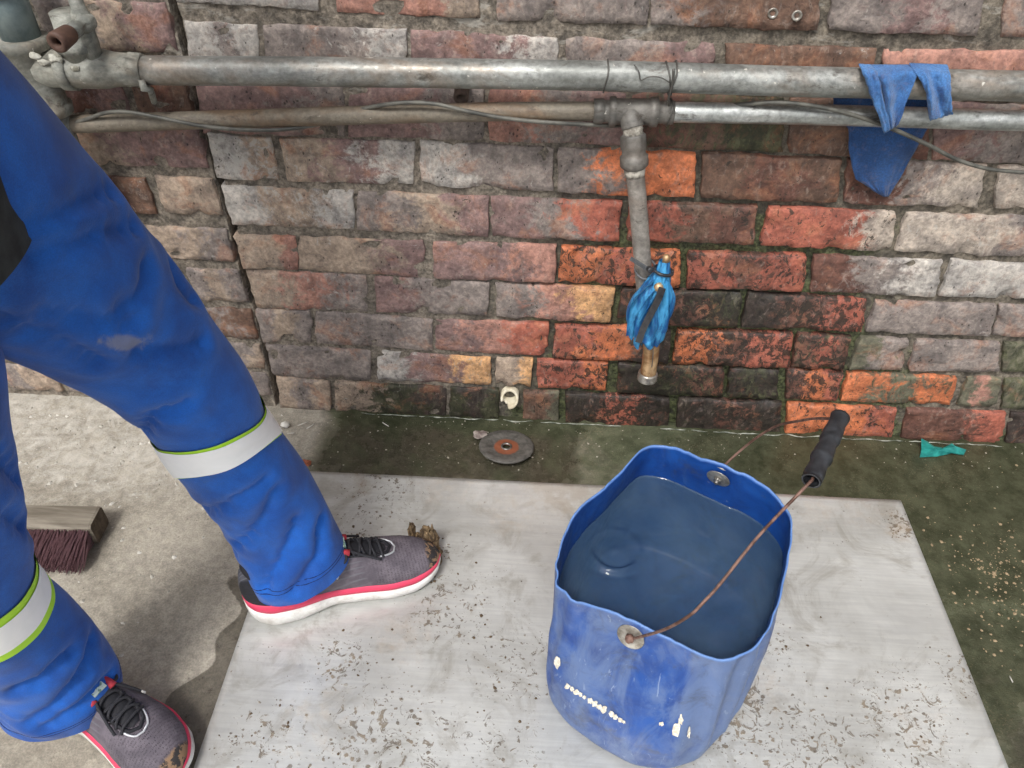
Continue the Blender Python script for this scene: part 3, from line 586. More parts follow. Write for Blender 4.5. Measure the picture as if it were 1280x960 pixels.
obj('grip', g.v, g.f, RUB_SHADE, hd)
for Pc, inward in ((P1, (cen-P1[:2])), (P2, (cen-P2[:2]))):
    nd = np.array([inward[0], inward[1], 0]); nd /= np.linalg.norm(nd); sgn = -1 if Pc is P1 else 1
    k = int(round((math.atan2(Pc[1]-cen[1], Pc[0]-cen[0])+math.pi)/(2*math.pi)*NT)) % NT; vv = (Pc[2]-ZP)/(RM[k, 2]-ZP); w = np.array(shell_pt(k, min(1, vv)))
    nn = np.array([-nd[0], -nd[1], .25]); nn /= np.linalg.norm(nn)
    for s, nm in ((1, 'washer'), (-1, 'washer')):
        c0 = w+nn*s*.0025-(nd*-.0034 if s < 0 else 0)
        c0 = w+nn*(.0012 if s > 0 else -.0062)
        wa = obj(nm, *lathe(c0, nn*s, [(0, .0035), (0, .0182), (.0012, .0186), (.0016, .0178), (.0016, .004)], 30, False), ZINC, bucket)
        bt = obj('bolt', *lathe(c0+nn*s*.0014, nn*s, [(0, .0065), (.0045, .0065), (.005, .0058), (.005, .0036), (.009, .0034), (.0095, .0026)], 24, True, (0, 1, 2)), RUST if s > 0 and Pc is P1 else STEEL, wa)
# water
def mat_water():
    m = Mat('murky_water'); n = m.noise(6, 6, .6, .5)
    c = m.mix(m.rng(n, .3, .7), lin((52, 76, 102)), lin((78, 100, 122)))
    return m.done(c, .02, m.bump(m.noise(9, 3, .5), .05, .01), IOR=1.33, Alpha=.64)
WATER = mat_water(); ZW = .203
rip = atz(768, 688, ZW); v = [(cen[0], cen[1], ZW)]; NR = 150
edge = []
for k in range(NT):
    vv = (ZW-ZP)/(RM[k, 2]-ZP); edge.append(np.array(shell_pt(k, vv, .0027)))
v = []
for j in range(NR+1):
    for k in range(NT):
        t = (j+.02)/(NR+.02); q = np.array([cen[0], cen[1], 0])*(1-t)+edge[k]*t
        r = math.hypot(q[0]-rip[0], q[1]-rip[1])
        dv = ((q[0]-rip[0])*-.25+(q[1]-rip[1])*-.97)/max(r, 1e-4)
        z = ZW+.0062*(.25+.75*sm(.15, .8, dv))*math.cos((r-.037)*2*math.pi/.026)*math.exp(-((r-.037)/.0105)**2)+.0036*math.exp(-(r/.007)**2)+.0003*FB(q[0]*22, q[1]*22, 1, 2)
        if j == NR: z += .0018
        elif j == NR-1: z += .0007
        v.append((q[0], q[1], z))
f = [[j*NT+k, j*NT+(k+1) % NT, (j+1)*NT+(k+1) % NT, (j+1)*NT+k] for j in range(NR) for k in range(NT)]; f.append([k for k in range(NT)][::-1])
f = [q[::-1] for q in f]
wt = obj('water', v, f, WATER); tag(wt, 'murky blue-grey water with a small ripple, inside the blue bucket', 'water')
#==SECTION pipes==
def mat_pipe(nm, c1, c2, c3, met=.45, ro=(.32, .6)):
    m = Mat(nm); v = m.map(m.pos(), (.45, 1, 1)); n1 = m.noise(26, 6, .68, .5, v); n2 = m.noise(130, 4, .7)
    c = m.mix(m.rng(n1, .32, .68), lin(c1), lin(c2)); c = m.mix(m.rng(m.noise(9, 5, .66, .8, v), .48, .68, 0, .8), c, lin(c3))
    c = m.mix(1, c, m.mix(m.rng(n2, .3, .7), (.76, .76, .76), (1.2, 1.2, 1.2)), 'MULTIPLY')
    c = m.mix(m.rng(m.noise(75, 3, .6), .69, .73, 0, .85), c, lin((214, 210, 200)))
    c = m.mix(m.rng(m.noise(40, 6, .74, .6, v), .56, .68, 0, .75), c, lin((74, 66, 58)))
    return m.done(c, m.rng(n2, .3, .7, *ro), m.bump(m.mth('ADD', n1, m.mth('MULTIPLY', n2, .5)), .45, .0014), Metallic=met)
GALV = mat_pipe('galvanised_pipe', (122, 124, 120), (172, 174, 170), (140, 126, 112))
GALVL = mat_pipe('weathered_pipe', (112, 104, 92), (140, 132, 118), (124, 100, 78), .2, (.5, .75))
GALVR = mat_pipe('bright_pipe', (150, 153, 150), (206, 208, 205), (128, 124, 116), .55, (.28, .5))
FIT = mat_pipe('grey_fitting', (96, 94, 90), (128, 124, 118), (104, 96, 88), .3, (.45, .7))
FITP = mat_pipe('pale_fitting', (112, 114, 108), (168, 168, 158), (128, 118, 104), .1, (.5, .75))
DROP = mat_pipe('scuffed_grey_pipe', (124, 119, 113), (164, 158, 150), (132, 120, 110), .2, (.45, .65))
YU, YL = -.058, -.048
def uy(x, y): return aty(x, y, YU)
upper = empty('water_pipe', aty(700, 94, YU), 'thick grey upper pipe running along the whole brick wall', 'pipe')
obj('pipe', *tube(smoothpath([uy(178, 88), uy(420, 90), uy(760, 95), uy(1000, 102), uy(1290, 108), uy(1700, 116)], 10), .0205, 28, True, .0004), GALV, upper)
vx = uy(178, 88); vl = uy(98, 85); dl = (vl-vx)/np.linalg.norm(vl-vx)
obj('coupling', *lathe(vx-dl*.004, dl, [(0, .0215), (0, .0255), (.018, .0262), (.018, .0235), (.03, .0235), (.045, .0245), (.06, .028), (.10, .0285), (.125, .026), (.128, .0235), (.15, .0235)], 28, True, (1, 2)), FITP, upper)
# vertical outlet on the coupling
b0_ = vx+dl*.085; obj('outlet_collar', *lathe(b0_+np.array([0, 0, .01]), (0, -.05, 1), [(0, .023), (.018, .025), (.02, .030), (.03, .0305), (.032, .026), (.043, .0245), (.045, .022), (.07, .021)], 28), FITP, upper)
# big tee at the left end, with the vertical branch
tc_ = uy(42, 84); big = np.array([0, 0, 1.])
obj('tee', *lathe(tc_+dl*.0+np.array([0, 0, -.07]), big, [(0, .032), (.014, .034), (.016, .029), (.04, .029), (.095, .030), (.098, .036), (.112, .0365), (.114, .030)], 30), FITP, upper)
obj('tee_branch', *lathe(tc_-dl*.062, dl, [(0, .0245), (.0, .031), (.016, .031), (.018, .027), (.05, .028)], 28), FITP, upper)
m = Mat('pale_riser'); RISER = m.done(m.mix(m.rng(m.noise(20, 5, .7), .35, .65), lin((104, 122, 126)), lin((140, 154, 154))), .5, m.bump(m.noise(60, 4), .3, .001), Metallic=.2)
obj('riser', *tube([tc_+np.array([0, 0, .044+k*.05]) for k in range(24)], .0265, 28), RISER, upper)
obj('riser_collar', *lathe(tc_+np.array([0, 0, .10]), big, [(0, .027), (.002, .031), (.03, .031), (.032, .027)], 28), FITP, upper)
obj('lower_stub', *tube([tc_-np.array([0, 0, .06+k*.06]) for k in range(8)], .023, 24), FITP, upper)
m = Mat('pipe_sealant'); SEAL = m.done(m.mix(m.rng(m.noise(60, 5, .7), .4, .6), lin((128, 126, 112)), lin((206, 204, 192))), .8, m.bump(m.noise(90, 5), .8, .004))
for q in ((44, 70, -.085, .010), (54, 78, -.085, .008), (70, 74, -.083, .010), (95, 86, -.086, .007)):
    c0 = aty(q[0], q[1], q[2]); v, f = lathe(c0+np.array([-q[3], 0, 0]), (1, 0, 0), [(0, .001), (q[3]*.4, q[3]*.7), (q[3], q[3]*.9), (q[3]*1.6, q[3]*.7), (q[3]*2, .001)], 14)
    v = [c0+(np.array(p_)-c0)*np.array([.95, .3, .62])*(1+1.3*FB(p_[0]*110, p_[1]*110, p_[2]*110, 3)) for p_ in v]; obj('sealant_lump', v, f, SEAL, upper)
# bleed valve on top of the left fitting, with its rusty nozzle
IRON = mat_pipe('rusty_iron', (84, 62, 54), (110, 84, 72), (96, 74, 64), .2, (.55, .8))
n0 = aty(70, 54, -.135); n1_ = aty(104, 30, -.075); nd = (n1_-n0)/np.linalg.norm(n1_-n0); Ln = np.linalg.norm(n1_-n0)
v, f = lathe(n0, nd, [(.012, .006), (.002, .0065), (0, .009), (0, .0135), (.004, .0145), (.03, .0125), (.034, .010)], 22, False); obj('nozzle', v, f, IRON, upper)
obj('nozzle_bore_shade', *lathe(n0+nd*.011, nd, [(0, .0066), (.001, .0066)], 18), RUB_SHADE, upper)  # dark disc standing in for the shade inside the nozzle
obj('valve_body', *lathe(n0+nd*.034, nd, [(0, .009), (.003, .0125), (.012, .0125), (.016, .0095), (.022, .0095), (.026, .0145), (.038, .0145), (.042, .011), (Ln-.02, .012)], 22, True, (1, 2, 5, 6)), FITP, upper)
obj('valve_stem', *lathe(aty(108, 40, -.066), (0, 0, 1), [(-.06, .012), (.0, .012), (.006, .015), (.024, .015), (.03, .010), (.06, .009)], 20, True, (2, 3)), FITP, upper)
# clip hanging below the collar
cl0 = uy(186, 104); obj('pipe_clip', *tube([cl0+np.array([0, -.018, .012]), cl0+np.array([.001, -.02, 0]), aty(188, 112, -.07), aty(193, 128, -.062)], [.005, .006, .005, .0045], 10), FITP, upper)
# ---- lower pipe
lower = empty('water_pipe', aty(790, 140, YL), 'thin lower pipe with a tee and a drop pipe ending in the bent spout', 'pipe')
def ly(x, y): return aty(x, y, YL)
obj('pipe', *tube(smoothpath([ly(-60, 162), ly(100, 155), ly(420, 145), ly(600, 140), ly(752, 139)], 10), .0138, 24, True, .0003), GALVL, lower)
obj('pipe', *tube(smoothpath([ly(830, 140), ly(1000, 143), ly(1150, 147), ly(1290, 151), ly(1700, 158)], 10), .0148, 24, True, .0003), GALVR, lower)
a0, a1 = ly(742, 139), ly(842, 140.5); td = (a1-a0); tl = np.linalg.norm(td)
obj('tee', *lathe(a0, td, [(0, .0142), (0, .0178), (.014, .018), (.015, .0158), (.022, .0158), (.024, .0215), (.032, .0218), (.034, .0188), (tl-.036, .0188), (tl-.034, .0215), (tl-.024, .0215), (tl-.022, .016), (tl-.014, .016), (tl-.013, .0172), (tl, .017), (tl, .0148)], 28), FIT, lower)
j0 = ly(789, 140); j1 = aty(791, 160, -.066); j2 = aty(792, 178, -.070); j3 = aty(793, 208, -.074)
obj('branch', *tube(smoothpath([j0, j0+np.array([0, -.012, -.006]), j1], 6), [.0165]*13, 24, True), FIT, lower)
m = Mat('thread_tape'); TAPE = m.done(m.mix(m.rng(m.noise(130, 4), .4, .6), lin((140, 134, 124)), lin((196, 190, 178))), .7, m.bump(m.noise(200, 3), .8, .002))
dd = (j3-j1)/np.linalg.norm(j3-j1); LL = np.linalg.norm(j3-j1)
obj('thread', *lathe(j1-dd*.008, dd, [(0, .0140), (.003, .0152), (.006, .0142), (.009, .0154), (.012, .0144), (.016, .0152)], 22), TAPE, lower)
obj('union', *lathe(j1+dd*.008, dd, [(0, .0150), (.003, .0192), (.022, .0196), (.024, .0178), (.032, .0180), (.034, .0215), (.048, .0215), (.053, .0165), (.056, .0150)], 28, True, (1, 2)), FIT, lower)
obj('thread', *lathe(j1+dd*.062, dd, [(-.008, .0158), (0, .0166), (.005, .0160), (.01, .0155)], 22), TAPE, lower)
dp = smoothpath([j3, aty(797, 250, -.078), aty(801, 300, -.083), aty(805, 345, -.088), aty(808, 372, -.091), aty(811, 400, -.094)], 8)
obj('drop_pipe', *tube(dp, [.0142 if k < 24 else .0152 for k in range(len(dp))], 24, True, .0005), DROP, lower)
m = Mat('worn_brass'); n_ = m.noise(40, 5, .7, .4); BRASS = m.done(m.mix(m.rng(n_, .35, .65), lin((150, 112, 76)), lin((204, 172, 132))), m.rng(n_, .3, .7, .3, .5), m.bump(m.noise(120, 4), .3, .001), Metallic=.55)
sp_ = smoothpath([aty(811, 400, -.096), aty(814, 425, -.100), aty(813, 448, -.104), aty(809, 472, -.108)], 8)
obj('spout', *tube(sp_, .0142, 24, True), BRASS, lower)
sdn = (sp_[-1]-sp_[-3]); sdn /= np.linalg.norm(sdn)
obj('spout_ring', *lathe(sp_[-1]-sdn*.012, sdn, [(0, .0146), (.001, .0172), (.005, .0180), (.007, .0172), (.009, .0180), (.015, .0182), (.017, .0168), (.017, .0128), (.005, .0118)], 28, False), ZINC, lower)
obj('spout_bore_shade', *lathe(sp_[-1]+sdn*.001, sdn, [(0, .0128), (.001, .0128)], 24), RUB_SHADE, lower)  # black disc in place of the spout's shaded inside
obj('seam', *tube([q+np.array([.002, -.0143, .003]) for q in sp_[4:-6]], .0009, 6), STEEL, lower)
tv0 = aty(826, 352, -.10)
obj('tap_body', *tube(smoothpath([aty(809, 385, -.098), aty(818, 372, -.108), aty(826, 352, -.114), aty(831, 332, -.112)], 6), [.0148]*6+[.012]*6+[.009]*7, 18, True), FIT, lower)
obj('spindle', *lathe(aty(830, 340, -.112), aty(834, 318, -.110)-aty(830, 340, -.112), [(0, .006), (.02, .006), (.021, .0064), (.028, .0064), (.031, .004), (.032, .001)], 16), BRASS, lower)
obj('spindle', *lathe(aty(823, 358, -.128), np.array([.02, -.9, .35]), [(-.02, .006), (.0, .007), (.004, .0082), (.008, .007), (.010, .003), (.0105, .0005)], 16), BRASS, lower)
# blue plastic wrap around the tap
def mat_fab(nm, c1, c2, sc=140, ro=.85, bs=.4, bd=.0012, sheen=.2):
    m = Mat(nm); n1 = m.noise(18, 5, .66, .4); w1 = m.noise(sc*2.2, 3, .6)
    n5 = m.noise(70, 5, .7, .8); c = m.mix(m.rng(n1, .3, .7), lin(c1), lin(c2)); c = m.mix(1, c, m.mix(m.rng(w1, .3, .7), (.74, .74, .74), (1.22, 1.22, 1.22)), 'MULTIPLY')
    c = m.mix(m.rng(n5, .52, .68, 0, .5), c, lin((92, 92, 120))); c = m.mix(m.rng(n1, .58, .72, 0, .5), c, lin((40, 50, 70)))
    return m.done(c, ro, m.bump(m.mth('ADD', m.mth('MULTIPLY', n5, 1.2), w1), bs, bd), Sheen_Weight=sheen)
m = Mat('blue_plastic_wrap'); n_ = m.noise(50, 5, .7, 1.0, m.map(m.pos(), (1, 1, .3))); WRAPM = m.done(m.mix(m.rng(n_, .38, .62), lin((18, 80, 138)), lin((70, 156, 206))), .5, m.bump(n_, .5, .003))
axp = smoothpath([aty(831, 326, -.113), aty(827, 345, -.116), aty(818, 365, -.112), aty(810, 388, -.104), aty(810, 412, -.102), aty(812, 428, -.103)], 8)
RW = np.interp(np.linspace(0, 1, len(axp)), [0, .12, .3, .5, .7, .88, 1], [.0085, .0110, .019, .0275, .0305, .027, .020]); nn_ = 72; v = []; fr = frames(axp)
for i, (q, (t, a, b)) in enumerate(zip(axp, fr)):
    s = i/(len(axp)-1)
    for k in range(nn_):
        th = 2*math.pi*k/nn_; fold = .13*math.sin(th*5+s*5+math.sin(s*6))+.38*N3(math.cos(th)*2.2, math.sin(th)*2.2, s*2.5)+.10*N3(math.cos(th)*5+9, math.sin(th)*5, s*6)
        R = RW[i]*(1+fold*sm(.05, .5, s)+.06*math.sin(th*9))
        hem = t*(.030*N3(math.cos(th)*1.9, math.sin(th)*1.9, 4)+.005*math.sin(th*6))*sm(.55, 1, s)
        v.append(q+(a*math.cos(th)+b*math.sin(th))*R+hem)
f = [[i*nn_+k, i*nn_+(k+1) % nn_, (i+1)*nn_+(k+1) % nn_, (i+1)*nn_+k] for i in range(len(axp)-1) for k in range(nn_)]
wr_ = empty('cloth_wrap', axp[-1], 'bright blue plastic rag tied round the tap above the spout', 'rag')
obj('rag', v, f, WRAPM, wr_)
def strap(pts, w, th, mat, name, parent, nrm=None):
    pts = smoothpath(pts, 6); T = np.gradient(pts, axis=0); T /= np.linalg.norm(T, axis=1)[:, None]; v = []; f = []
    for q, t in zip(pts, T):
        vd = CAM-q; vd /= np.linalg.norm(vd); n = vd-t*(vd@t); n /= np.linalg.norm(n); s = np.cross(t, n)
        for a, b in ((-1, -1), (1, -1), (1, 1), (-1, 1)): v.append(q+s*a*w/2+n*b*th/2)
    for i in range(len(pts)-1):
        for k in range(4): f.append([i*4+k, i*4+(k+1) % 4, (i+1)*4+(k+1) % 4, (i+1)*4+k])
    f += [[3, 2, 1, 0], [len(v)-4+k for k in range(4)]]
    return obj(name, v, f, mat, parent, False)
def flap(px_, w0, sd):
    p_ = smoothpath([aty(*q) for q in px_], 8); n = len(p_); v = []
    for i, q in enumerate(p_):
        t = i/(n-1)
        for k in range(7): a = (k/6-.5)*w0*(.5+.9*math.sin(math.pi*min(.85, t+.12))); v.append(q+np.array([a, -.006*math.cos(k*1.7+sd+t*2)-.004*abs(N3(k*.6, t*4, sd)), .006*N3(k*.5, t*3, sd)]))
    f = gridfaces(6, n-1); m_ = len(v); v += [q+np.array([0, .0012, 0]) for q in v]; f += [[m_+i for i in q[::-1]] for q in f]
    return v, f
for i_, (pp, w_) in enumerate((([(822, 352, -.128), (806, 372, -.134), (793, 398, -.128), (790, 422, -.122)], .022), ([(830, 348, -.128), (835, 370, -.130), (833, 394, -.124), (828, 412, -.12)], .017))):
    v, f = flap(pp, w_, i_*3.); obj('loose_flap', v, f, WRAPM, wr_)
m = Mat('black_tape'); BTAPE = m.done(m.mix(m.rng(m.noise(60, 5), .3, .7), lin((26, 26, 30)), lin((58, 58, 62))), .4, m.bump(m.noise(90, 3), .3, .001))
strap([aty(828, 360, -.142), aty(822, 376, -.142), aty(813, 393, -.139), aty(804, 411, -.135), aty(798, 428, -.129)], .0115, .0018, BTAPE, 'binding_strip', wr_)
ct = obj('binding', *tube([axp[5]+np.array([math.cos(t)*.0155, math.sin(t)*.0135-.001, math.cos(t)*-.003]) for t in np.linspace(0, 6.0, 26)], .0028, 8), BTAPE, wr_)
m = Mat('grey_cable_tie'); TIE = m.done(lin((92, 94, 96)), .45, m.bump(m.noise(10, 1, .5, 0, m.map(m.pos(), (60, 60, 60))), .4, .001))
tie = empty('cable_tie', aty(805, 332, -.12), 'grey ribbed cable tie sticking out beside the blue tap rag', 'cable tie')
strap([aty(788, 323, -.118), aty(798, 329, -.116), aty(809, 336, -.116), aty(814, 338, -.117)], .0068, .0016, TIE, 'tail', tie)
for k in range(9):
    q = aty(790+k*2.1, 324.2+k*1.25, -.1192); strap([q+np.array([.0003, 0, .0028]), q-np.array([.0003, 0, .0028])], .0011, .0014, TIE, 'rib', tie)
obj('head', *lathe(aty(812, 337, -.119), (.3, -1, .2), [(-.004, .005), (.003, .0055), (.005, .0045)], 8), RUB_SHADE, tie)
obj('loop', *tube([aty(807, 336, -.09)+np.array([math.cos(t)*.017, math.sin(t)*.0185, math.sin(t)*.008]) for t in np.linspace(0, 6.2, 30)], .0022, 8), TIE, tie)
# wire ties round the pipes
m = Mat('binding_wire'); WIRE = m.done(lin((96, 94, 90)), .5, Metallic=.6)
def ring_on(x, y, r, Y, tilt=0): 
    c = aty(x, y, Y); return [c+np.array([tilt*math.sin(t)+.001*math.sin(3*t), -math.cos(t)*r, math.sin(t)*r]) for t in np.linspace(-.2, 2*math.pi-.2, 34)]
w1 = empty('wire_tie', aty(757, 95, YU), 'thin wire looped once round the upper pipe, left of the tee', 'wire'); obj('loop', *tube(ring_on(757, 95, .0222, YU, .002), .0012, 7), WIRE, w1)
w2 = empty('wire_tie', aty(838, 97, YU), 'twisted wire binding both pipes together, right of the tee', 'wire')
obj('loop', *tube(ring_on(840, 97, .0224, YU, .004), .0014, 7), WIRE, w2)
obj('loop', *tube(ring_on(836, 98, .0224, YU, -.006), .0012, 7), WIRE, w2)
obj('loop', *tube(ring_on(836, 140, .0195, YL, .002), .0012, 7), WIRE, w2)
obj('twist', *tube(smoothpath([aty(842, 86, -.082), aty(841, 100, -.083), aty(839, 112, -.082), aty(836, 122, -.076), aty(836, 132, -.069)], 5), .0019, 7, True, .0006), WIRE, w2)
obj('tail', *tube(smoothpath([aty(793, 81, -.072), aty(799, 90, -.079), aty(801, 100, -.081), aty(812, 96, -.0815), aty(826, 97, -.082), aty(838, 104, -.083)], 5), .0009, 6), WIRE, w2)
# cable
m = Mat('grey_cable'); CABLE = m.done(m.mix(m.rng(m.noise(30, 5), .35, .65), lin((70, 70, 66)), lin((112, 110, 102))), .5)
cpts = [(40, 168, -.05), (105, 150, -.058), (132, 141, -.064), (160, 140, -.066), (200, 147, -.066), (250, 157, -.065), (300, 162, -.063), (350, 162, -.058), (400, 155, -.050), (430, 145, -.046), (455, 136, -.052), (480, 131, -.062), (510, 128, -.066), (545, 130, -.067), (580, 138, -.067), (620, 146, -.066), (660, 151, -.065), (700, 154, -.062), (740, 156, -.054), (770, 157, -.04), (800, 154, -.028), (850, 140, -.026), (900, 133, -.040), (935, 130, -.056), (965, 128, -.064), (1000, 130, -.067), (1040, 137, -.068), (1080, 148, -.068), (1120, 163, -.066), (1160, 181, -.06), (1195, 199, -.056), (1230, 210, -.052), (1260, 214, -.05), (1300, 216, -.05), (1400, 214, -.05)]
cb = obj('cable', *tube(smoothpath([aty(*q) for q in cpts], 6), .0031, 9), CABLE); tag(cb, 'thin grey cable winding along the lower pipe and sagging away at the right', 'cable')
# ---- rags on the pipes
RAG1 = mat_fab('blue_knit_rag', (48, 92, 148), (78, 128, 184), 190, .9, .6, .0018); RAG2 = mat_fab('dark_blue_rag', (24, 58, 104), (40, 80, 134), 190, .9, .3, .001)
def ridge(x): return (.45-abs(x)*2.2)
def sheet(rows, nu, Yf, disp, thick=.0022):
    """rows: list of (left pixel, right pixel) from top to bottom; Yf(s, t, x, y) gives wall distance"""
    n = 40; rows = np.array(rows, float); tt = np.linspace(0, 1, len(rows)); v = []
    for j in range(n+1):
        t = j/n; L = np.array([np.interp(t, tt, rows[:, 0, k]) for k in (0, 1)]); R = np.array([np.interp(t, tt, rows[:, 1, k]) for k in (0, 1)])
        for i in range(nu+1):
            s = i/nu; q = L*(1-s)+R*s; q = q+np.array([N3(t*9, s*2, q[0]*.01)*1.6, N3(s*9, t*3, q[0]*.02)*1.6*(t > .9)]); v.append(aty(q[0], q[1], Yf(s, t, *q)+disp(s, t)-.0022*ridge(N3(s*6+t*3+q[0]*.01, t*2.2, 3))*sm(.05, .3, t)))
    f = [q[::-1] for q in gridfaces(nu, n)]; m_ = len(v)
    ring = [i for i in range(nu+1)]+[j*(nu+1)+nu for j in range(1, n+1)]+[n*(nu+1)+i for i in range(nu-1, -1, -1)]+[j*(nu+1) for j in range(n-1, 0, -1)]
    v += [q+np.array([0, thick, 0]) for q in v]; f += [[m_+i for i in q[::-1]] for q in f]
    for k in range(len(ring)): k2 = (k+1) % len(ring); f.append([ring[k], ring[k2], m_+ring[k2], m_+ring[k]])
    return v, f
def over(t, top=.30, amp=1.):   # drapes over the upper pipe then hangs in front of it
    r = .0238
    if t < top: a = math.pi/2*(t/top); return YU-math.sin(a)*r*amp
    return YU-r*amp-.004*math.sin((t-top)/(1-top)*math.pi)
rag = empty('rag', aty(1130, 95, YU), 'blue knitted rag draped over the upper pipe in two tails', 'rag')
v, f = sheet([((1075, 81), (1152, 81)), ((1079, 92), (1149, 90)), ((1085, 106), (1143, 102)), ((1090, 124), (1136, 120)), ((1099, 144), (1129, 140)), ((1106, 166), (1123, 157))], 30, lambda s, t, x, y: over(t), lambda s, t: -.012*math.exp(-((s-.30-.25*t)/.12)**2)*sm(.05, .4, t)+.004*math.sin(s*9+t*2)*sm(.1, .5, t)-.003*N3(s*5, t*5, 1))
obj('front_tail', v, f, RAG1, rag)
v, f = sheet([((1074, 80), (1090, 81)), ((1078, 92), (1097, 91)), ((1084, 106), (1101, 105)), ((1089, 124), (1104, 122)), ((1098, 144), (1110, 143)), ((1105, 167), (1113, 163))], 12, lambda s, t, x, y: over(t), lambda s, t: -.006-.004*math.sin(s*math.pi)-.002*math.sin(s*9))
obj('turned_edge', v, f, RAG1, rag)
v, f = sheet([((1137, 79), (1184, 81)), ((1143, 90), (1188, 91)), ((1152, 103), (1189, 106)), ((1158, 118), (1189, 124)), ((1159, 134), (1191, 138)), ((1162, 151), (1191, 143))], 30, lambda s, t, x, y: over(t), lambda s, t: -.011*math.exp(-((s-.35+.3*t)/.15)**2)*sm(.05, .4, t)+.0045*math.sin(s*8-t*4)*sm(.1, .5, t)-.003*N3(s*5+7, t*5, 1))
obj('front_tail', v, f, RAG1, rag)
v, f = sheet([((1040, 108), (1190, 108)), ((1043, 135), (1180, 128)), ((1060, 162), (1156, 166)), ((1062, 195), (1143, 190)), ((1070, 224), (1130, 214)), ((1104, 246), (1111, 246))], 30, lambda s, t, x, y: -.020, lambda s, t: .005*math.sin(s*5+t*3)+.004*N3(s*3, t*3, 2))
rg2 = obj('rag', v, f, RAG2); tag(rg2, 'dark blue cloth hanging behind the lower pipe against the bricks', 'rag')
# stub in the wall between the pipes, screws, drain
m = Mat('dark_stub'); STUB = m.done(m.mix(m.rng(m.noise(60, 5), .3, .7), lin((70, 58, 52)), lin((104, 88, 78))), .8)
s0 = aty(577, 116, -.02); v, f = lathe(s0, (0, -1, -.35), [(-.03, .0115), (.012, .0115), (.013, .0105), (.012, .0062), (-.02, .0058)], 20, False); st = obj('pipe_stub', v, f, STUB); tag(st, 'short rusty pipe stub poking out of the wall between the two pipes', 'pipe stub')
obj('bore_shade', *lathe(s0, (0, -1, -.35), [(-.004, .006), (-.003, .006)], 16), RUB_SHADE, st)  # shade of the stub's hollow, put in as a black disc
for x, y, lb in ((965, 15, 'left of two worn wall plugs in the orange brick near the top'), (995, 18, 'right of two worn wall plugs in the orange brick near the top')):
    a = obj('wall_plug', *lathe(aty(x, y, .004), (0, -1, 0), [(0, .0075), (.007, .0075), (.0075, .0065), (.006, .0036), (0, .0034)], 14, False), ZINC); tag(a, lb, 'wall plug', 'plugs in the wall')
m = Mat('old_white_plastic'); PVC = m.done(m.mix(m.rng(m.noise(50, 5), .35, .65), lin((196, 184, 156)), lin((226, 218, 196))), .55, m.bump(m.noise(120, 3), .3, .001))
dc = aty(637, 497, -.006); v = []; f = []; nn_ = 44
for i, (yy, r) in enumerate(((.05, .0185), (-.004, .0185), (-.0055, .0178), (-.0055, .0138), (-.004, .0133), (.05, .0133))):
    for k in range(nn_):
        t = 2*math.pi*k/nn_; br = sm(.5, .62, N3(math.cos(t)*1.2+3, math.sin(t)*1.2, 0)*.5+.5) if False else 0
        brk = .022*sm(3.45, 3.6, t)*(1-sm(4.5, 4.6, t))*(.75+.4*N3(t*9, 1, 0))
        v.append((dc[0]+r*math.cos(t), dc[1]+yy+(brk if 0 < i < 5 else 0)+(r*math.sin(t)*.62 if 0 < i < 5 else 0), dc[2]+r*math.sin(t)))
for i in range(5):
    for k in range(nn_): f.append([i*nn_+k, i*nn_+(k+1) % nn_, (i+1)*nn_+(k+1) % nn_, (i+1)*nn_+k])
dr_ = obj('drain_pipe', v, f, PVC); tag(dr_, 'broken white plastic drain pipe end at the foot of the wall', 'drain pipe')
m = Mat('damp_silt'); OLIVE = m.done(m.mix(m.rng(m.noise(80, 5), .4, .6), lin((40, 40, 30)), lin((70, 72, 50))), .8)
obj('drain_disc', *lathe(dc+np.array([0, .022, 0]), (0, -1, 0), [(0, .0149), (.001, .0149)], 20), OLIVE, dr_)  # mottled dark olive disc across the inside of the drain pipe
#==SECTION floor things==
# grinding disc
gd0 = atz(633, 560, .0075); m = Mat('grinding_disc'); o_ = m.objpos(); k_ = m.n('ShaderNodeVectorMath'); k_.operation = 'LENGTH'; m.l(m.map(o_, (1, 1, 0)), k_.inputs[0]); rr = k_.outputs['Value']
rust = m.mth('MULTIPLY', m.rng(m.mth('ADD', rr, m.mth('MULTIPLY', m.noise(120, 4), .006)), .026, .030, 1, 0), .9)
c = m.mix(m.rng(m.noise(90, 6, .7), .3, .7), lin((62, 60, 56)), lin((104, 101, 96))); c = m.mix(rust, c, m.mix(m.noise(60, 4), lin((104, 56, 36)), lin((160, 92, 60))))
DISC = m.done(c, m.rng(m.noise(60), .3, .7, .45, .75), m.bump(m.noise(200, 4), .4, .001))
disc = obj('grinding_disc', *lathe(gd0, (0.02, .17, 1), [(.001, .009), (.001, .040), (0, .046), (.001, .054), (.0045, .056), (.0062, .054), (.0065, .042), (.0045, .034), (.003, .026), (.0035, .012), (.004, .009), (.001, .009)], 56, False), DISC); tag(disc, 'worn grinding disc with a rusty centre lying by the wall', 'grinding disc')
obj('hub', *lathe(gd0+np.array([0, 0, .0002]), (0.02, .17, 1), [(.002, .0115), (.0055, .0115), (.0058, .0085), (.003, .008)], 24, False), STEEL, disc)
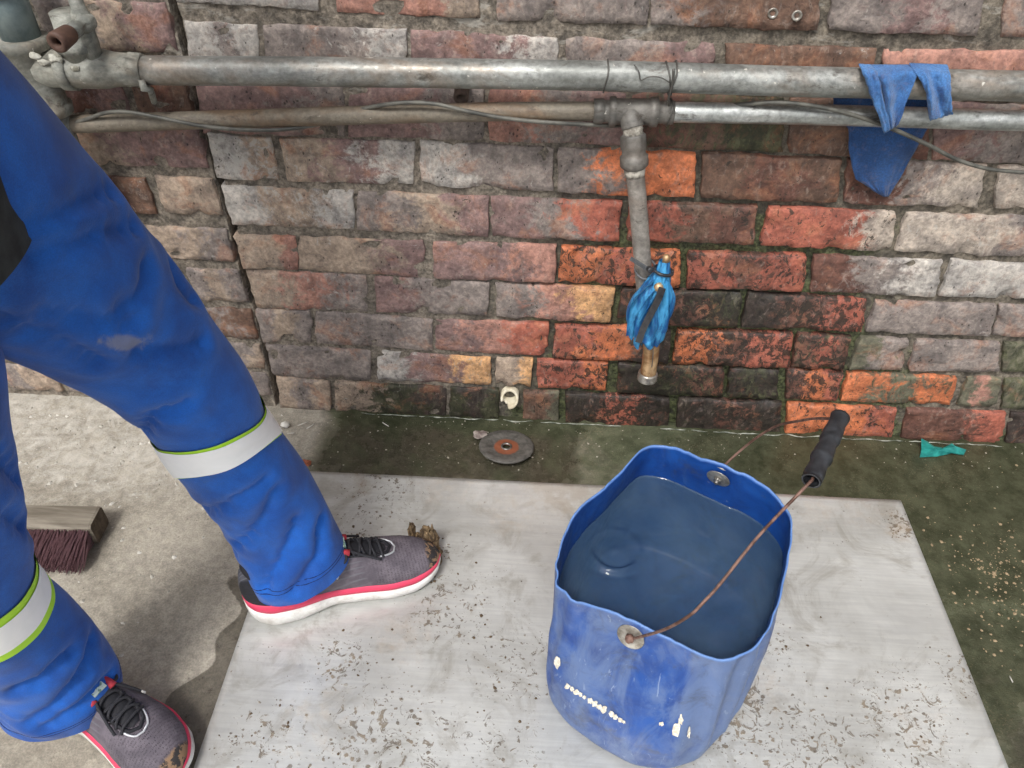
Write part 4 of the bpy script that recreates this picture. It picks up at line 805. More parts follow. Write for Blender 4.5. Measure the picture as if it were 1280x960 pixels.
def stone(name, c, r, mat, label, cat, sc=(1, 1, .6), sd=0, rough=.5, parent=None, group=None):
    n, m_ = 14, 9; v = [(0, 0, 1)]; f = []
    for j in range(1, m_):
        ph = math.pi*j/m_
        for k in range(n): th = 2*math.pi*k/n; v.append((math.sin(ph)*math.cos(th), math.sin(ph)*math.sin(th), math.cos(ph)))
    v.append((0, 0, -1)); v = np.array(v)
    v = np.array([q*(1+rough*FB(q[0]*1.3+sd, q[1]*1.3, q[2]*1.3, 3)) for q in v])*r*np.array(sc)
    v[:, 2] -= v[:, 2].min()+r*.08
    for k in range(n): f.append([0, 1+k, 1+(k+1) % n])
    for j in range(m_-2):
        for k in range(n): f.append([1+j*n+k, 1+(j+1)*n+k, 1+(j+1)*n+(k+1) % n, 1+j*n+(k+1) % n])
    for k in range(n): f.append([len(v)-1, 1+(m_-2)*n+(k+1) % n, 1+(m_-2)*n+k])
    o = obj(name, v+np.asarray(c), f, mat, parent, False)
    if label: tag(o, label, cat, group)
    return o
m = Mat('chip_stone'); CHIP = m.done(m.mix(m.rng(m.noise(60, 5), .35, .65), lin((104, 90, 86)), lin((168, 158, 150))), .85)
m = Mat('white_plaster'); PLAS = m.done(m.mix(m.rng(m.noise(40, 5), .3, .7), lin((186, 182, 172)), lin((228, 225, 218))), .9)
stone('stone_chip', atz(601, 546, .001), .014, CHIP, 'flat pointed stone chip leaning on the grinding disc', 'stone', (1.15, .75, .5), 3, .7)
stone('pebble', atz(357, 533, 0), .010, PLAS, 'smooth white pebble beside the reflective band at the wall', 'pebble', (1, .7, .6), 8, .3)
m = Mat('orange_scrap'); ORS = m.done(m.mix(m.noise(90, 4), lin((120, 66, 44)), lin((176, 104, 74))), .8)
stone('brick_crumb', atz(382, 581, 0), .0095, ORS, 'small orange brick crumb by the back corner of the metal sheet', 'crumb', (1.1, .7, .6), 5, .9)
# turquoise scrap
m = Mat('turquoise_plastic'); TQ = m.done(m.mix(m.rng(m.noise(60, 4), .35, .65), lin((22, 108, 104)), lin((46, 150, 140))), .4)
pts = [(1152, 548, .028), (1160, 552, .018), (1168, 558, .012), (1180, 560, .016), (1190, 554, .012), (1195, 558, .014), (1208, 562, .006), (1205, 568, .003), (1190, 566, .004), (1172, 570, .002), (1150, 571, .002), (1152, 560, .006)]
v = [atz(1172, 563, .014)]+[atz(x, y, z) for x, y, z in pts]; n = len(pts); f = [[0, 1+k, 1+(k+1) % n] for k in range(n)]
v += [q-np.array([0, 0, .0018]) for q in v]; f += [[i+n+1 for i in q[::-1]] for q in f]+[[1+k, 1+(k+1) % n, n+2+(k+1) % n, n+2+k] for k in range(n)]
tag(obj('plastic_scrap', v, f, TQ, None, False), 'crumpled turquoise scrap of plastic at the foot of the wall', 'scrap')
# brush head
m = Mat('grey_wood'); wv = m.noise(40, 5, .65, .3, m.map(m.pos(), (.12, 1, 1))); WOOD = m.done(m.mix(m.rng(wv, .35, .65), lin((104, 96, 84)), lin((148, 140, 126))), .85, m.bump(wv, .5, .0015))
m = Mat('brush_end'); WEND = m.done(m.mix(m.rng(m.noise(60, 5, .7), .35, .65), lin((62, 52, 42)), lin((96, 84, 70))), .9)
bz = .034; b1, b2 = atz(131, 668, .0), atz(-100, 664, .0)
ba = (b2-b1)/np.linalg.norm(b2-b1); bn = np.array([ba[1], -ba[0], 0]); bn = bn if bn[1] < 0 else -bn
brush = empty('brush', (b1+b2)/2, 'old scrubbing brush with grey wooden block and purple-brown bristles', 'brush')
v = []; Lb = .29; sec = [(-.024, .004), (-.026, .012), (-.026, .048), (-.022, .053), (.020, .053), (.025, .048), (.025, .010), (.022, .004)]
for t in (0, .004, .10, .2, Lb-.004, Lb):
    sh = .94 if t in (0, Lb) else 1
    for a, h in sec: v.append(b1+ba*t+bn*a*sh+np.array([0, 0, .0285+(h-.0285)*sh]))
f = [[i*8+k, i*8+(k+1) % 8, (i+1)*8+(k+1) % 8, (i+1)*8+k] for i in range(5) for k in range(8)]+[[40+k for k in range(8)]]
obj('block', v, f, WOOD, brush, False); 
obj('end_grain', [q-ba*.0006 for q in v[:8]]+[q for q in v[:8]], [[7-k for k in range(8)]]+[[k, (k+1) % 8, 8+(k+1) % 8, 8+k] for k in range(8)], WEND, brush, False)
m = Mat('bristle'); BR = m.done(m.mix(m.noise(300, 2), lin((74, 50, 54)), lin((136, 102, 106))), .7)
mb = MB(); r_ = random.Random(4)
for i in range(64):
    for j in range(7):
        for k in range(3):
            q = b1+ba*(.006+.279*(i+r_.random())/64)+bn*.023+np.array([0, 0, .008+.038*(j+r_.random())/7])
            d = bn*(.056+.012*r_.random())+ba*r_.gauss(0, .006)+np.array([0, 0, -(q[2]-.004)*(.25+.35*r_.random())+r_.gauss(0, .003)]); e_ = q+d; e_[2] = max(.002, e_[2])
            w = .0011; s_ = ba*w; u_ = np.array([0, 0, w])
            mid = (q+e_)/2+np.array([0, 0, .003])
            mb.add([q-s_, q+s_, q+u_*1.5, mid-s_, mid+s_, mid+u_*1.5, e_-s_*.6, e_+s_*.6, e_+u_], [[0, 1, 4, 3], [1, 2, 5, 4], [2, 0, 3, 5], [3, 4, 7, 6], [4, 5, 8, 7], [5, 3, 6, 8], [6, 7, 8]])
bo = mb.build('bristles', BR, brush, False); bo['kind'] = 'stuff'
# ---- crumbs and rubble
def crumbs(name, mat, n, pick, rr, label, cat):
    mb = MB(); r_ = random.Random(name)
    for _ in range(n):
        q = pick(r_)
        if q is None: continue
        x, y = q; r = rr[0]+(rr[1]-rr[0])*r_.random()**3; th = r_.random()*6.3
        base_ = [(1, 0, 0), (.3, .9, 0), (-.8, .5, 0), (-.7, -.6, 0), (.35, -.85, 0), (.2, .1, .75), (-.25, -.1, .6)]
        el = .6+.8*r_.random(); v = []
        for a, b, c_ in base_:
            a *= 1+.3*r_.uniform(-1, 1); b *= el*(1+.3*r_.uniform(-1, 1)); v.append((x+r*(a*math.cos(th)-b*math.sin(th)), y+r*(a*math.sin(th)+b*math.cos(th)), ground_z(x, y)+r*c_*(.7+.5*r_.random())-.0003))
        mb.add(v, [[0, 1, 5], [1, 2, 5], [2, 6, 5], [2, 3, 6], [3, 4, 6], [4, 0, 5], [4, 5, 6], [0, 4, 3, 2, 1]])
    o = mb.build(name, mat, None, False); tag(o, label, cat, kind='stuff'); return o
def ground_z(x, y):
    if PL0 < x < PL1 and y < PBY: return ZP+.0005
    return FB(x*5, y*5, 0, 3)*.004-.0018
m = Mat('tan_crumb'); TANC = m.done(m.mix(m.noise(30, 3), lin((120, 100, 76)), lin((178, 158, 126))), .9)
def pk_right(r_):
    if r_.random() < .5: x, y = r_.gauss(.945, .045), r_.gauss(-.325, .045)
    elif r_.random() < .6: x, y = r_.gauss(.89, .06), r_.gauss(-.36, .09)
    else: x, y = r_.uniform(.82, 1.3), r_.uniform(-.85, -.02)
    return (x, y) if x > PL1+.02 else None
crumbs('gravel', TANC, 560, pk_right, (.0008, .0036), 'tan sawdust crumbs and grit scattered on the mossy ground', 'gravel')
m = Mat('dusty_plaster'); PLRB = m.done(m.mix(m.rng(m.noise(25, 3), .35, .65), lin((150, 144, 132)), lin((208, 204, 195))), .95)
def pk_left(r_):
    x, y = r_.uniform(-1.15, -.42), r_.gauss(-.16, .12)
    if r_.random() < .25: y = r_.uniform(-.7, 0)
    return (x, y) if y < -.01 and not (x > -.5 and y < -.25) else None
crumbs('plaster_rubble', PLRB, 620, pk_left, (.0008, .0065), 'pale plaster rubble strewn over the concrete by the wall', 'rubble')
def pk_back(r_):
    x, y = r_.uniform(-.4, 1.1), -abs(r_.gauss(0, .05))-.006
    if r_.random() < .3: x, y = r_.uniform(-.36, .1), r_.uniform(-.16, -.01)
    return (x, y) if y > PBY+.01 else None
m = Mat('pale_grit'); PGR = m.done(m.mix(m.noise(40, 3), lin((128, 120, 104)), lin((196, 190, 178))), .9)
crumbs('grit', PGR, 380, pk_back, (.0006, .0024), 'pale grit along the foot of the wall behind the sheet', 'grit')
m = Mat('mud_crumb'); MUD = m.done(m.mix(m.noise(50, 3), lin((66, 54, 40)), lin((112, 94, 72))), .95)
def pk_plate(r_):
    h, r, w = HOT[r_.randrange(len(HOT))]; x, y = r_.gauss(h[0], r*.5), r_.gauss(h[1], r*.5)
    return (x, y) if PL0+.02 < x < PL1-.02 and -1 < y < PBY-.02 and math.hypot(x-cen[0], y-cen[1]) > .21 else None
crumbs('mud_crumbs', MUD, 420, pk_plate, (.0007, .0032), 'crumbs of dried mud scattered on the metal sheet', 'mud')
m = Mat('lime_crust'); CRUST = m.done(m.mix(m.rng(m.noise(60, 4), .35, .65), lin((92, 98, 86)), lin((178, 180, 168))), .7, m.bump(m.noise(160, 3), .6, .002))
mb = MB(); x = -.28
while x < 1.3:
    L_ = .012+.05*random.random()
    if N3(x*5, 3, 0) > -.25:
        n_ = max(3, int(L_/.006)); pts = [(x+L_*k/n_, -.007+.006*N3((x+k*.006)*30, 1, 0)-.004*sm(.2, .5, x), .0006+.0012*N3(x*40+k, 2, 0)) for k in range(n_+1)]
        v, f = tube(pts, [.0003+(.0006+.0008*random.random())*math.sin(math.pi*min(.97, max(.03, k/n_))) for k in range(n_+1)], 6); mb.add(v, f)
    x += L_*.85+.02*random.random()**3
tag(mb.build('lime_crust', CRUST), 'pale lime crust along the foot of the brick wall', 'crust', kind='stuff')
mb = MB()
for x0, y0, x1, y1 in ((372, 532, 385, 527), (383, 536, 394, 529), (359, 542, 368, 541), (478, 528, 486, 533), (1262, 845, 1266, 853)):
    v, f = tube([atz(x0, y0, .003), atz((x0+x1)/2, (y0+y1)/2, .004), atz(x1, y1, .003)], .0009, 6); mb.add(v, f)
tag(mb.build('straw', PLAS), 'pale straw bits lying near the wall behind the leg', 'straw', kind='stuff')
#==SECTION person==
m = Mat('skin'); SKIN = m.done(m.mix(m.noise(30, 4), lin((92, 62, 46)), lin((110, 76, 58))), .55)
def mat_trouser():
    m = Mat('royal_blue_workwear'); n1 = m.noise(12, 5, .66, .5); tw = m.noise(700, 2, .5)
    c = m.mix(m.rng(n1, .3, .7), lin((6, 67, 146)), lin((10, 93, 186)))
    c = m.mix(1, c, m.mix(m.rng(tw, .3, .7), (.88, .88, .88), (1.1, 1.1, 1.1)), 'MULTIPLY')
    a = m.attr('soil'); so_ = m.sep(a.outputs['Color'])[0]
    st = m.rng(m.mth('ADD', m.noise(34, 6, .72, .6), m.mth('MULTIPLY', so_, .5)), .74, .98, 0, .6); c = m.mix(st, c, lin((140, 138, 144)))
    c = m.mix(m.rng(m.noise(16, 6, .74, .4), .56, .74, 0, .42), c, lin((64, 82, 122)))
    return m.done(c, .82, m.bump(m.mth('ADD', tw, m.mth('MULTIPLY', m.noise(60, 3), 1.2)), .3, .0014), Sheen_Weight=.15)
TROU = mat_trouser()
m = Mat('lime_tape'); LIME = m.done(m.mix(m.noise(60, 3), lin((170, 226, 40)), lin((190, 240, 70))), .6)
m = Mat('silver_reflective'); n_ = m.noise(30, 5, .65, .6); SILV = m.done(m.mix(m.rng(n_, .3, .7), lin((246, 247, 247)), lin((253, 253, 253))), .6, m.bump(m.noise(90, 3), .15, .001))
m = Mat('dark_stitch'); STITCH = m.done(lin((8, 30, 84)), .9)
class Leg:
    """loft along a centre line; stations = (x, y, z, radius across, radius along view)"""
    def __init__(s, st, sd, n=84, per=14):
        st = np.array(st, float); s.P = smoothpath(st, per); s.n = n; s.sd = sd; C_ = s.P[:, :3]; T = np.gradient(C_, axis=0); T /= np.linalg.norm(T, axis=1)[:, None]
        s.T = T; s.A = []; s.B = []
        d = np.linalg.norm(np.diff(C_, axis=0), axis=1); s.L = np.concatenate([[0], np.cumsum(d)])
        for q, t in zip(C_, T):
            b = CAM-q; b = np.array([.35, -.94, 0.]); b = b-t*(b@t); b /= np.linalg.norm(b); a = np.cross(b, t); s.A.append(a); s.B.append(b)
    def pt(s, i, th, off=0.):
        """i: ring index (float ok)"""
        i0 = int(min(len(s.P)-2, max(0, math.floor(i)))); fr = i-i0
        q = s.P[i0]*(1-fr)+s.P[i0+1]*fr; a = s.A[i0]*(1-fr)+s.A[i0+1]*fr; b = s.B[i0]*(1-fr)+s.B[i0+1]*fr; l = s.L[i0]*(1-fr)+s.L[i0+1]*fr
        c_, s_ = math.cos(th), math.sin(th)
        return q[:3]+a*c_*(q[3]+off)+b*s_*(q[4]+off)+(a*c_+b*s_)*s.fold(th, l)
    def fold(s, th, l): return 0
CREASE = [[(0, 292), (34, 282), (90, 258), (134, 242)], [(34, 318), (100, 298), (165, 283)], [(52, 387), (103, 398), (165, 401)], [(151, 382), (180, 358), (183, 327)], [(172, 435), (213, 437), (250, 429)], [(178, 545), (190, 522), (232, 505)], [(0, 395), (60, 420), (120, 450)],
  [(275, 700), (318, 660), (345, 610)], [(330, 735), (352, 700), (372, 650)], [(370, 735), (395, 700), (400, 650)], [(250, 640), (285, 630), (330, 600)], [(215, 330), (222, 352), (240, 375)], [(40, 899), (70, 878), (99, 844), (114, 802)], [(60, 905), (100, 882), (135, 845)], [(20, 860), (50, 850), (85, 815)], [(5, 640), (25, 655), (45, 660)], [(-20, 560), (5, 580), (20, 600)]]
class TLeg(Leg):
    def prep(s):
        """creases given where the photograph shows them, laid onto the near surface of the leg"""
        s.cr = []
        I = np.arange(0, len(s.P)-1, 1.0); TH_ = np.linspace(-.5, 3.7, 60); pts = np.array([[Leg.pt(s, i, t) for t in TH_] for i in I]); 
        v = pts.reshape(-1, 3)-CAM; P2_ = np.stack([640+F*(v@RT)/(v@FW), 480-F*(v@UP)/(v@FW)], 1); dd_ = np.linalg.norm(v, axis=1)
        for c in CREASE:
            out = []
            for q in smoothpath(np.array(c, float), 6):
                e = np.hypot(*(P2_-q).T)+dd_*12; k = int(e.argmin())
                if np.hypot(*(P2_[k]-q)) < 12: out.append(pts.reshape(-1, 3)[k])
            if len(out) > 3: s.cr.append(np.array(out))
    def pt(s, i, th, off=0.):
        q = Leg.pt(s, i, th, off)
        if not hasattr(s, 'cr'): return q
        b0 = Leg.pt(s, i, th, 0) if off else q; d = 0
        for c in s.cr:
            m_ = np.sqrt(((c-b0)**2).sum(1).min())
            if m_ < .05: d += -.0085*math.exp(-(m_/.0085)**2)+.0032*math.exp(-((m_-.022)/.014)**2)
        if d:
            i0 = int(min(len(s.P)-2, max(0, i))); n_ = q-s.P[i0, :3]; q = q+n_/np.linalg.norm(n_)*d
        return q
    def fold(s, th, l):
        c_, s_ = math.cos(th), math.sin(th); d = 0
        for (l0, w, am, fr, sl, th0, tw) in s.folds:
            k = math.exp(-((l-l0)/w)**2)
            if k < .02: continue
            da = abs((th-th0+math.pi) % (2*math.pi)-math.pi); ka = math.exp(-(da/tw)**2)
            ph = (l+sl*math.sin(th-th0))*fr; d += .22*am*k*ka*(ridge(N3(ph*1.0+s.sd, c_*.7, s_*.7)))
        d += .0024*FB(c_*1.3+s.sd, s_*1.3, l*5, 2)
        return d
def loft_mesh(leg, i0, i1, off=0., step=1., close=False, th0=0, th1=2*math.pi):
    ii = np.arange(i0, i1+1e-6, step); v = []; n = leg.n
    full = abs(th1-th0-2*math.pi) < 1e-6; m_ = n if full else n+1
    for i in ii:
        for k in range(m_): th_ = th0+(th1-th0)*k/n; v.append(leg.pt(i+(leg.shift(th_) if getattr(leg, 'shift', None) else 0), th_, off))
    f = []
    for j in range(len(ii)-1):
        for k in range(n): k2 = (k+1) % n if full else k+1; f.append([j*m_+k, j*m_+k2, (j+1)*m_+k2, (j+1)*m_+k])
    return v, f
def st(x, y, z, r, r2=None): q = atz(x, y, z); return (q[0], q[1], q[2], r, r2 or r)
S1 = [st(376, 709, .085, .084, .076), st(370, 698, .105, .082, .075), st(351, 656, .17, .078, .074), st(323, 609, .26, .076, .074), st(272, 545, .385, .074, .074), st(247, 497, .47, .073, .076), st(198, 447, .55, .079, .082), st(124, 384, .64, .093, .096), st(36, 314, .735, .107, .111), st(-70, 240, .82, .120, .124), st(-190, 155, .90, .128, .13)]
S2 = [st(76, 868, .075, .080, .070), st(72, 856, .10, .080, .070), st(48, 822, .17, .078, .070), st(18, 788, .25, .072, .070), st(-20, 752, .345, .062, .070), st(-55, 700, .43, .072, .078), st(-90, 620, .53, .080, .090), st(-126, 540, .62, .092, .10), st(-170, 450, .71, .105, .11), st(-260, 350, .80, .12, .125), st(-380, 240, .89, .13, .135)]
leg1, leg2 = TLeg(S1, 3.), TLeg(S2, 11.)
leg1.folds = [(.02, .06, .007, 34, .03, 1.2, 2.0), (.13, .09, .006, 16, .10, .4, 1.2), (.36, .10, .008, 22, .06, 2.6, 1.2), (.47, .10, .007, 18, .10, 1.4, 1.3), (.62, .14, .008, 13, .16, 1.2, 1.2), (.80, .12, .008, 14, .14, 1.0, 1.4)]
leg2.folds = [(.04, .08, .011, 26, .05, 1.0, 2.2), (.15, .08, .009, 20, .08, .8, 1.4), (.40, .12, .007, 16, .08, 1.2, 1.6)]
leg1.prep(); leg2.prep()
print('LEG1', np.round(leg1.P[::14, :3], 3).tolist()); print('LEG2', np.round(leg2.P[::14, :3], 3).tolist())
hip = (leg1.P[-1, :3]+leg2.P[-1, :3])/2
hd_ = leg1.P[-1, :3]-leg2.P[-1, :3]; lat = np.array([hd_[0], hd_[1], 0]); lat /= np.linalg.norm(lat); fwd = np.array([lat[1], -lat[0], 0])
# body: one continuous skinned figure under the clothes
def skin_body(name, chains, parent=None):
    vs, es, rs = [], [], []; idx = {}
    for ch in chains:
        prev = None
        for key, q, r in ch:
            if key not in idx: idx[key] = len(vs); vs.append(tuple(map(float, q))); rs.append(r)
            if prev is not None: es.append((prev, idx[key]))
            prev = idx[key]
    me = bpy.data.meshes.new(name); me.from_pydata(vs, es, []); o = bpy.data.objects.new(name, me); C.objects.link(o)
    md = o.modifiers.new('skin', 'SKIN'); md.use_smooth_shade = True
    for i, d in enumerate(me.skin_vertices[0].data): d.radius = (rs[i], rs[i]); d.use_root = i == 0
    sb = o.modifiers.new('sub', 'SUBSURF'); sb.levels = 1; sb.render_levels = 1
    me.materials.append(SKIN); return o
up = np.array([0, 0, 1.]); pel = hip+up*.05
sh = pel+up*.50-fwd*.07; nk = sh+up*.05; hdp = nk+up*.12+fwd*.03
def hand(pref, w, d, side):
    """five finger chains from the wrist, slightly curled"""
    ch = []; pc = w+d*.05; s_ = np.cross(d, side); s_ /= np.linalg.norm(s_)
    for k, (o_, l_) in enumerate(((-.028, .058), (-.010, .070), (.009, .066), (.027, .052))):
        a = w+d*.085+side*o_; b = a+d*l_*.5+s_*.006; c = a+d*l_*.85+s_*.02; ch.append([(pref+'w', w, .024), (pref+'p', pc, .026), (pref+'k%d' % k, a, .0095), (pref+'m%d' % k, b, .0085), (pref+'t%d' % k, c, .0075)])
    a = w+d*.035-side*.036+s_*.01; ch.append([(pref+'p', pc, .026), (pref+'th0', a, .011), (pref+'th1', a+d*.03-side*.012+s_*.012, .0095), (pref+'th2', a+d*.052-side*.012+s_*.018, .0085)])
    return ch
pel0 = pel; pel = pel-fwd*.05
ch = [[('pel', pel, .10), ('belly', pel+up*.15, .12), ('chest', pel+up*.34, .14), ('neckb', sh, .07), ('neck', nk, .052), ('jaw', nk+up*.07+fwd*.02, .072), ('head', hdp+up*.03, .088), ('crown', hdp+up*.10, .07)]]
for pref, sgn, lg in (('l', 1, leg1), ('r', -1, leg2)):
    ii = [len(lg.P)-1, len(lg.P)-30, len(lg.P)-72, 48, 20]
    ch.append([('pel', pel, .10)]+[(pref+'g%d' % k, lg.P[i, :3], r) for k, (i, r) in enumerate(zip(ii, (.085, .075, .056, .05, .04)))])
    s0_ = sh+lat*sgn*.17-up*.03; el = s0_-up*.28+lat*sgn*.05-fwd*.05; wr0 = el+fwd*.20-up*.06-lat*sgn*.02
    ch.append([('chest', pel+up*.34, .14), (pref+'s', s0_, .058), (pref+'e', el, .042), (pref+'w', wr0, .028)]); dh = (wr0-el)/np.linalg.norm(wr0-el)
    ch += hand(pref, wr0, dh, lat*sgn*-1)
pel = pel0
body = skin_body('person', ch); tag(body, 'person in royal blue work trousers and grey running shoes, one foot on the metal sheet', 'person')
# hair and simple facial features (outside the photograph)
def ball(c, r, n=18, m_=12, z0=-1.):
    v = []; f = []
    for j in range(m_+1):
        ph = math.pi*j/m_
        for k in range(n): th = 2*math.pi*k/n; v.append((c[0]+r[0]*math.sin(ph)*math.cos(th), c[1]+r[1]*math.sin(ph)*math.sin(th), c[2]+r[2]*max(z0, math.cos(ph))))
    for j in range(m_):
        for k in range(n): f.append([j*n+k, (j+1)*n+k, (j+1)*n+(k+1) % n, j*n+(k+1) % n])
    return v, f
m = Mat('hair'); HAIR = m.done(lin((22, 19, 18)), .7, m.bump(m.noise(300, 3), .8, .002))
obj('hair', *ball(hdp+up*.065-fwd*.012, (.094, .094, .095), z0=.05), HAIR, body)
m = Mat('eye'); EYE = m.done((.6, .58, .55), .2)
for sgn in (-1, 1): obj('eye', *ball(hdp+fwd*.082+lat*sgn*.031+up*.015, (.011, .011, .008)), EYE, body)
v, f = ball(hdp+fwd*.098-up*.018, (.016, .014, .026)); obj('nose', v, f, SKIN, body)
m = Mat('lips'); v, f = ball(hdp+fwd*.088-up*.055, (.012, .026, .007)); obj('mouth', v, f, m.done(lin((110, 62, 56)), .5), body)
for sgn in (-1, 1): obj('ear', *ball(hdp+lat*sgn*.088+up*.01, (.014, .010, .03)), SKIN, body)
# trousers
v1, f1 = loft_mesh(leg1, 0, len(leg1.P)-1, 0, .75); v2, f2 = loft_mesh(leg2, 0, len(leg2.P)-1, 0, .75)
pv = TLeg([tuple(pel-fwd*.05+up*(-.10))+(.13, .10), tuple(pel-fwd*.05+up*(-.05))+(.165, .125), tuple(pel-fwd*.05)+(.175, .13), tuple(pel-fwd*.05+up*.06)+(.17, .125), tuple(pel-fwd*.05+up*.12)+(.16, .12)], 20.); pv.folds = []
pv.A = [lat]*len(pv.P); pv.B = [fwd]*len(pv.P)
v3, f3 = loft_mesh(pv, 0, len(pv.P)-1)
mb = MB().add(v1, f1).add(v2, f2).add(v3, f3)
# turned-in hems give the cloth thickness
for lg in (leg1, leg2):
    vv = []; n = lg.n
    for off, i in ((0, 0), (-.004, 0), (-.005, 5)):
        for k in range(n): vv.append(lg.pt(i, 2*math.pi*k/n, off))
    mb.add(vv, [[j*n+k, (j+1)*n+k, (j+1)*n+(k+1) % n, j*n+(k+1) % n] for j in range(2) for k in range(n)])
soil = []
sA = np.array([leg1.pt(88, 1.2)]); 
SO = [(px(q)) for q in ()]
for q in mb.v:
    x, y = px(q); soil.append((max(0, 1-math.hypot((x-158)/52, (y-428)/20))*1.5, 0, 0))
tr = obj('trousers', mb.v, mb.f, TROU, body, True, dict(soil=soil)); tr['label'] = 'creased royal blue work trousers'
def band(lg, i0, i1, e, up_=0.):
    lg.shift = lambda th: up_*max(0, math.sin(th))
    v, f = loft_mesh(lg, i0, i1, .0022, .5); b_ = obj('reflective_band', v, f, LIME, tr); v, f = loft_mesh(lg, i0+e, i1-e, .0034, .5); s_ = obj('reflective_band', v, f, SILV, tr); b_['label'] = 'lime edge tape'; s_['label'] = 'silver reflective strip'; lg.shift = None
def ring_at(lg, l): return float(np.interp(l, lg.L, np.arange(len(lg.P))))
lb1 = lg1m = leg1.L[4*14]
band(leg1, ring_at(leg1, lb1-.043), ring_at(leg1, lb1+.035), ring_at(leg1, lb1)-ring_at(leg1, lb1-.0022), 7.)
lb2 = leg2.L[4*14]; band(leg2, ring_at(leg2, lb2-.036), ring_at(leg2, lb2+.036), ring_at(leg2, lb2)-ring_at(leg2, lb2-.013), 2.)
for lg in (leg1, leg2):
    for l_ in (.020, .024): obj('hem_stitch', *tube([lg.pt(ring_at(lg, l_), t, -.0004) for t in np.linspace(0, 2*math.pi, 90)], .0008, 5, False), STITCH, tr)
# dark jacket
m = Mat('charcoal_jacket'); JACK = m.done(m.mix(m.rng(m.noise(40, 5), .3, .7), lin((28, 32, 34)), lin((52, 57, 58))), .85, m.bump(m.noise(300, 3), .4, .001))
jc = pel+fwd*.014-lat*.055
jk = TLeg([tuple(jc+up*(-.135))+(.195, .165), tuple(jc+up*(-.04))+(.195, .160), tuple(pel-fwd*.06+up*.15)+(.19, .150), tuple(pel-fwd*.04+up*.32)+(.205, .155), tuple(sh-up*.06)+(.20, .14), tuple(sh+up*.0)+(.12, .10), tuple(sh+up*.035)+(.075, .075)], 31.)
jk.folds = [(.1, .2, .008, 12, .1, 1.2, 3.)]; jk.A = [lat]*len(jk.P); jk.B = [fwd]*len(jk.P)
v, f = loft_mesh(jk, 0, len(jk.P)-1); mb = MB().add(v, f)
for pref, sgn in (('l', 1), ('r', -1)):
    s0_ = sh+lat*sgn*.15-up*.035; el = s0_-up*.28+lat*sgn*.07-fwd*.05; wr0 = el+fwd*.18-up*.055-lat*sgn*.02
    sl = TLeg([tuple(s0_)+(.085, .085), tuple(s0_*.5+el*.5)+(.072, .072), tuple(el)+(.066, .066), tuple(el*.5+wr0*.5)+(.056, .056), tuple(wr0)+(.045, .045)], 41.); sl.folds = []; v, f = loft_mesh(sl, 0, len(sl.P)-1); mb.add(v, f)
mb.build('jacket', JACK, body)
# ---- running shoes
def mat_shoe():
    m = Mat('shoe_knit'); a = m.attr('su'); u, ph, _ = m.sep(a.outputs['Color'])[:3]
    cv = m.n('ShaderNodeCombineXYZ'); m.l(m.mth('MULTIPLY', u, 62), cv.inputs[0]); m.l(m.mth('MULTIPLY', ph, 40), cv.inputs[1])
    dots = m.rng(m.vor(1.0, m.map(cv.outputs[0], (1, 2.2, 1)), rnd=.35), .22, .34, 1, 0)
    dots = m.mth('MULTIPLY', dots, m.rng(u, .60, .68))
    lines = m.mth('SINE', m.mth('ADD', m.mth('MULTIPLY', ph, 90), m.mth('MULTIPLY', u, 46))); ln = m.mth('MULTIPLY', m.rng(lines, .55, .9), m.rng(u, .62, .56))
    n = m.noise(40, 5, .66)
    c = m.mix(m.rng(n, .3, .7), lin((84, 78, 86)), lin((112, 104, 112)))
    c = m.mix(m.rng(u, .30, .46, 1, 0), c, m.mix(m.rng(n, .3, .7), lin((58, 58, 66)), lin((84, 84, 92))))
    c = m.mix(m.mth('MULTIPLY', dots, .75), c, lin((46, 42, 48))); c = m.mix(m.mth('MULTIPLY', ln, .45), c, lin((118, 120, 126)))
    low = m.rng(m.mth('MINIMUM', ph, m.mth('SUBTRACT', 1, ph)), .10, .16, 1, 0)
    hc = m.mth('MULTIPLY', m.rng(m.mth('MINIMUM', ph, m.mth('SUBTRACT', 1, ph)), .26, .30, 1, 0), m.rng(u, .22, .30, 1, 0))
    c = m.mix(m.mth('MAXIMUM', hc, m.mth('MULTIPLY', low, m.rng(u, .3, .4, 1, 0))), c, lin((36, 36, 42)))
    toe = m.rng(m.mth('ADD', u, m.mth('MULTIPLY', n, .05)), .945, .96); c = m.mix(toe, c, m.mix(m.rng(m.noise(90, 4), .48, .56), lin((48, 45, 45)), lin((140, 112, 86))))
    c = m.mix(m.rng(m.noise(26, 6, .7), .60, .78, 0, .25), c, lin((124, 116, 108)))
    h = m.mth('SUBTRACT', m.mth('MULTIPLY', ln, .7), dots)
    return m.done(c, .8, m.bump(h, .5, .0012))
KNIT = mat_shoe()
m = Mat('white_foam'); FOAM = m.done(m.mix(m.rng(m.noise(30, 5, .7), .4, .75), lin((236, 234, 230)), lin((196, 190, 182))), .6, m.bump(m.noise(60, 3), .15, .001))
m = Mat('pink_foam'); PINK = m.done(m.mix(m.rng(m.noise(30, 5, .7), .4, .75), lin((226, 62, 98)), lin((196, 70, 92))), .55)
m = Mat('black_lace'); LACE = m.done(m.mix(m.noise(400, 2), lin((24, 24, 28)), lin((52, 52, 58))), .8, m.bump(m.noise(500, 2), .6, .001))
m = Mat('silver_print'); SPR = m.done(lin((196, 198, 202)), .4, Metallic=.3)
m = Mat('red_lining'); REDL = m.done(m.mix(m.noise(120, 2), lin((150, 36, 48)), lin((196, 62, 74))), .7)
m = Mat('lace_tag'); LTAG = m.done(m.mix(m.rng(m.noise(160, 2), .45, .55), lin((200, 214, 204)), lin((110, 140, 124))), .6)
m = Mat('dark_collar'); COLL = m.done(lin((30, 30, 36)), .8)
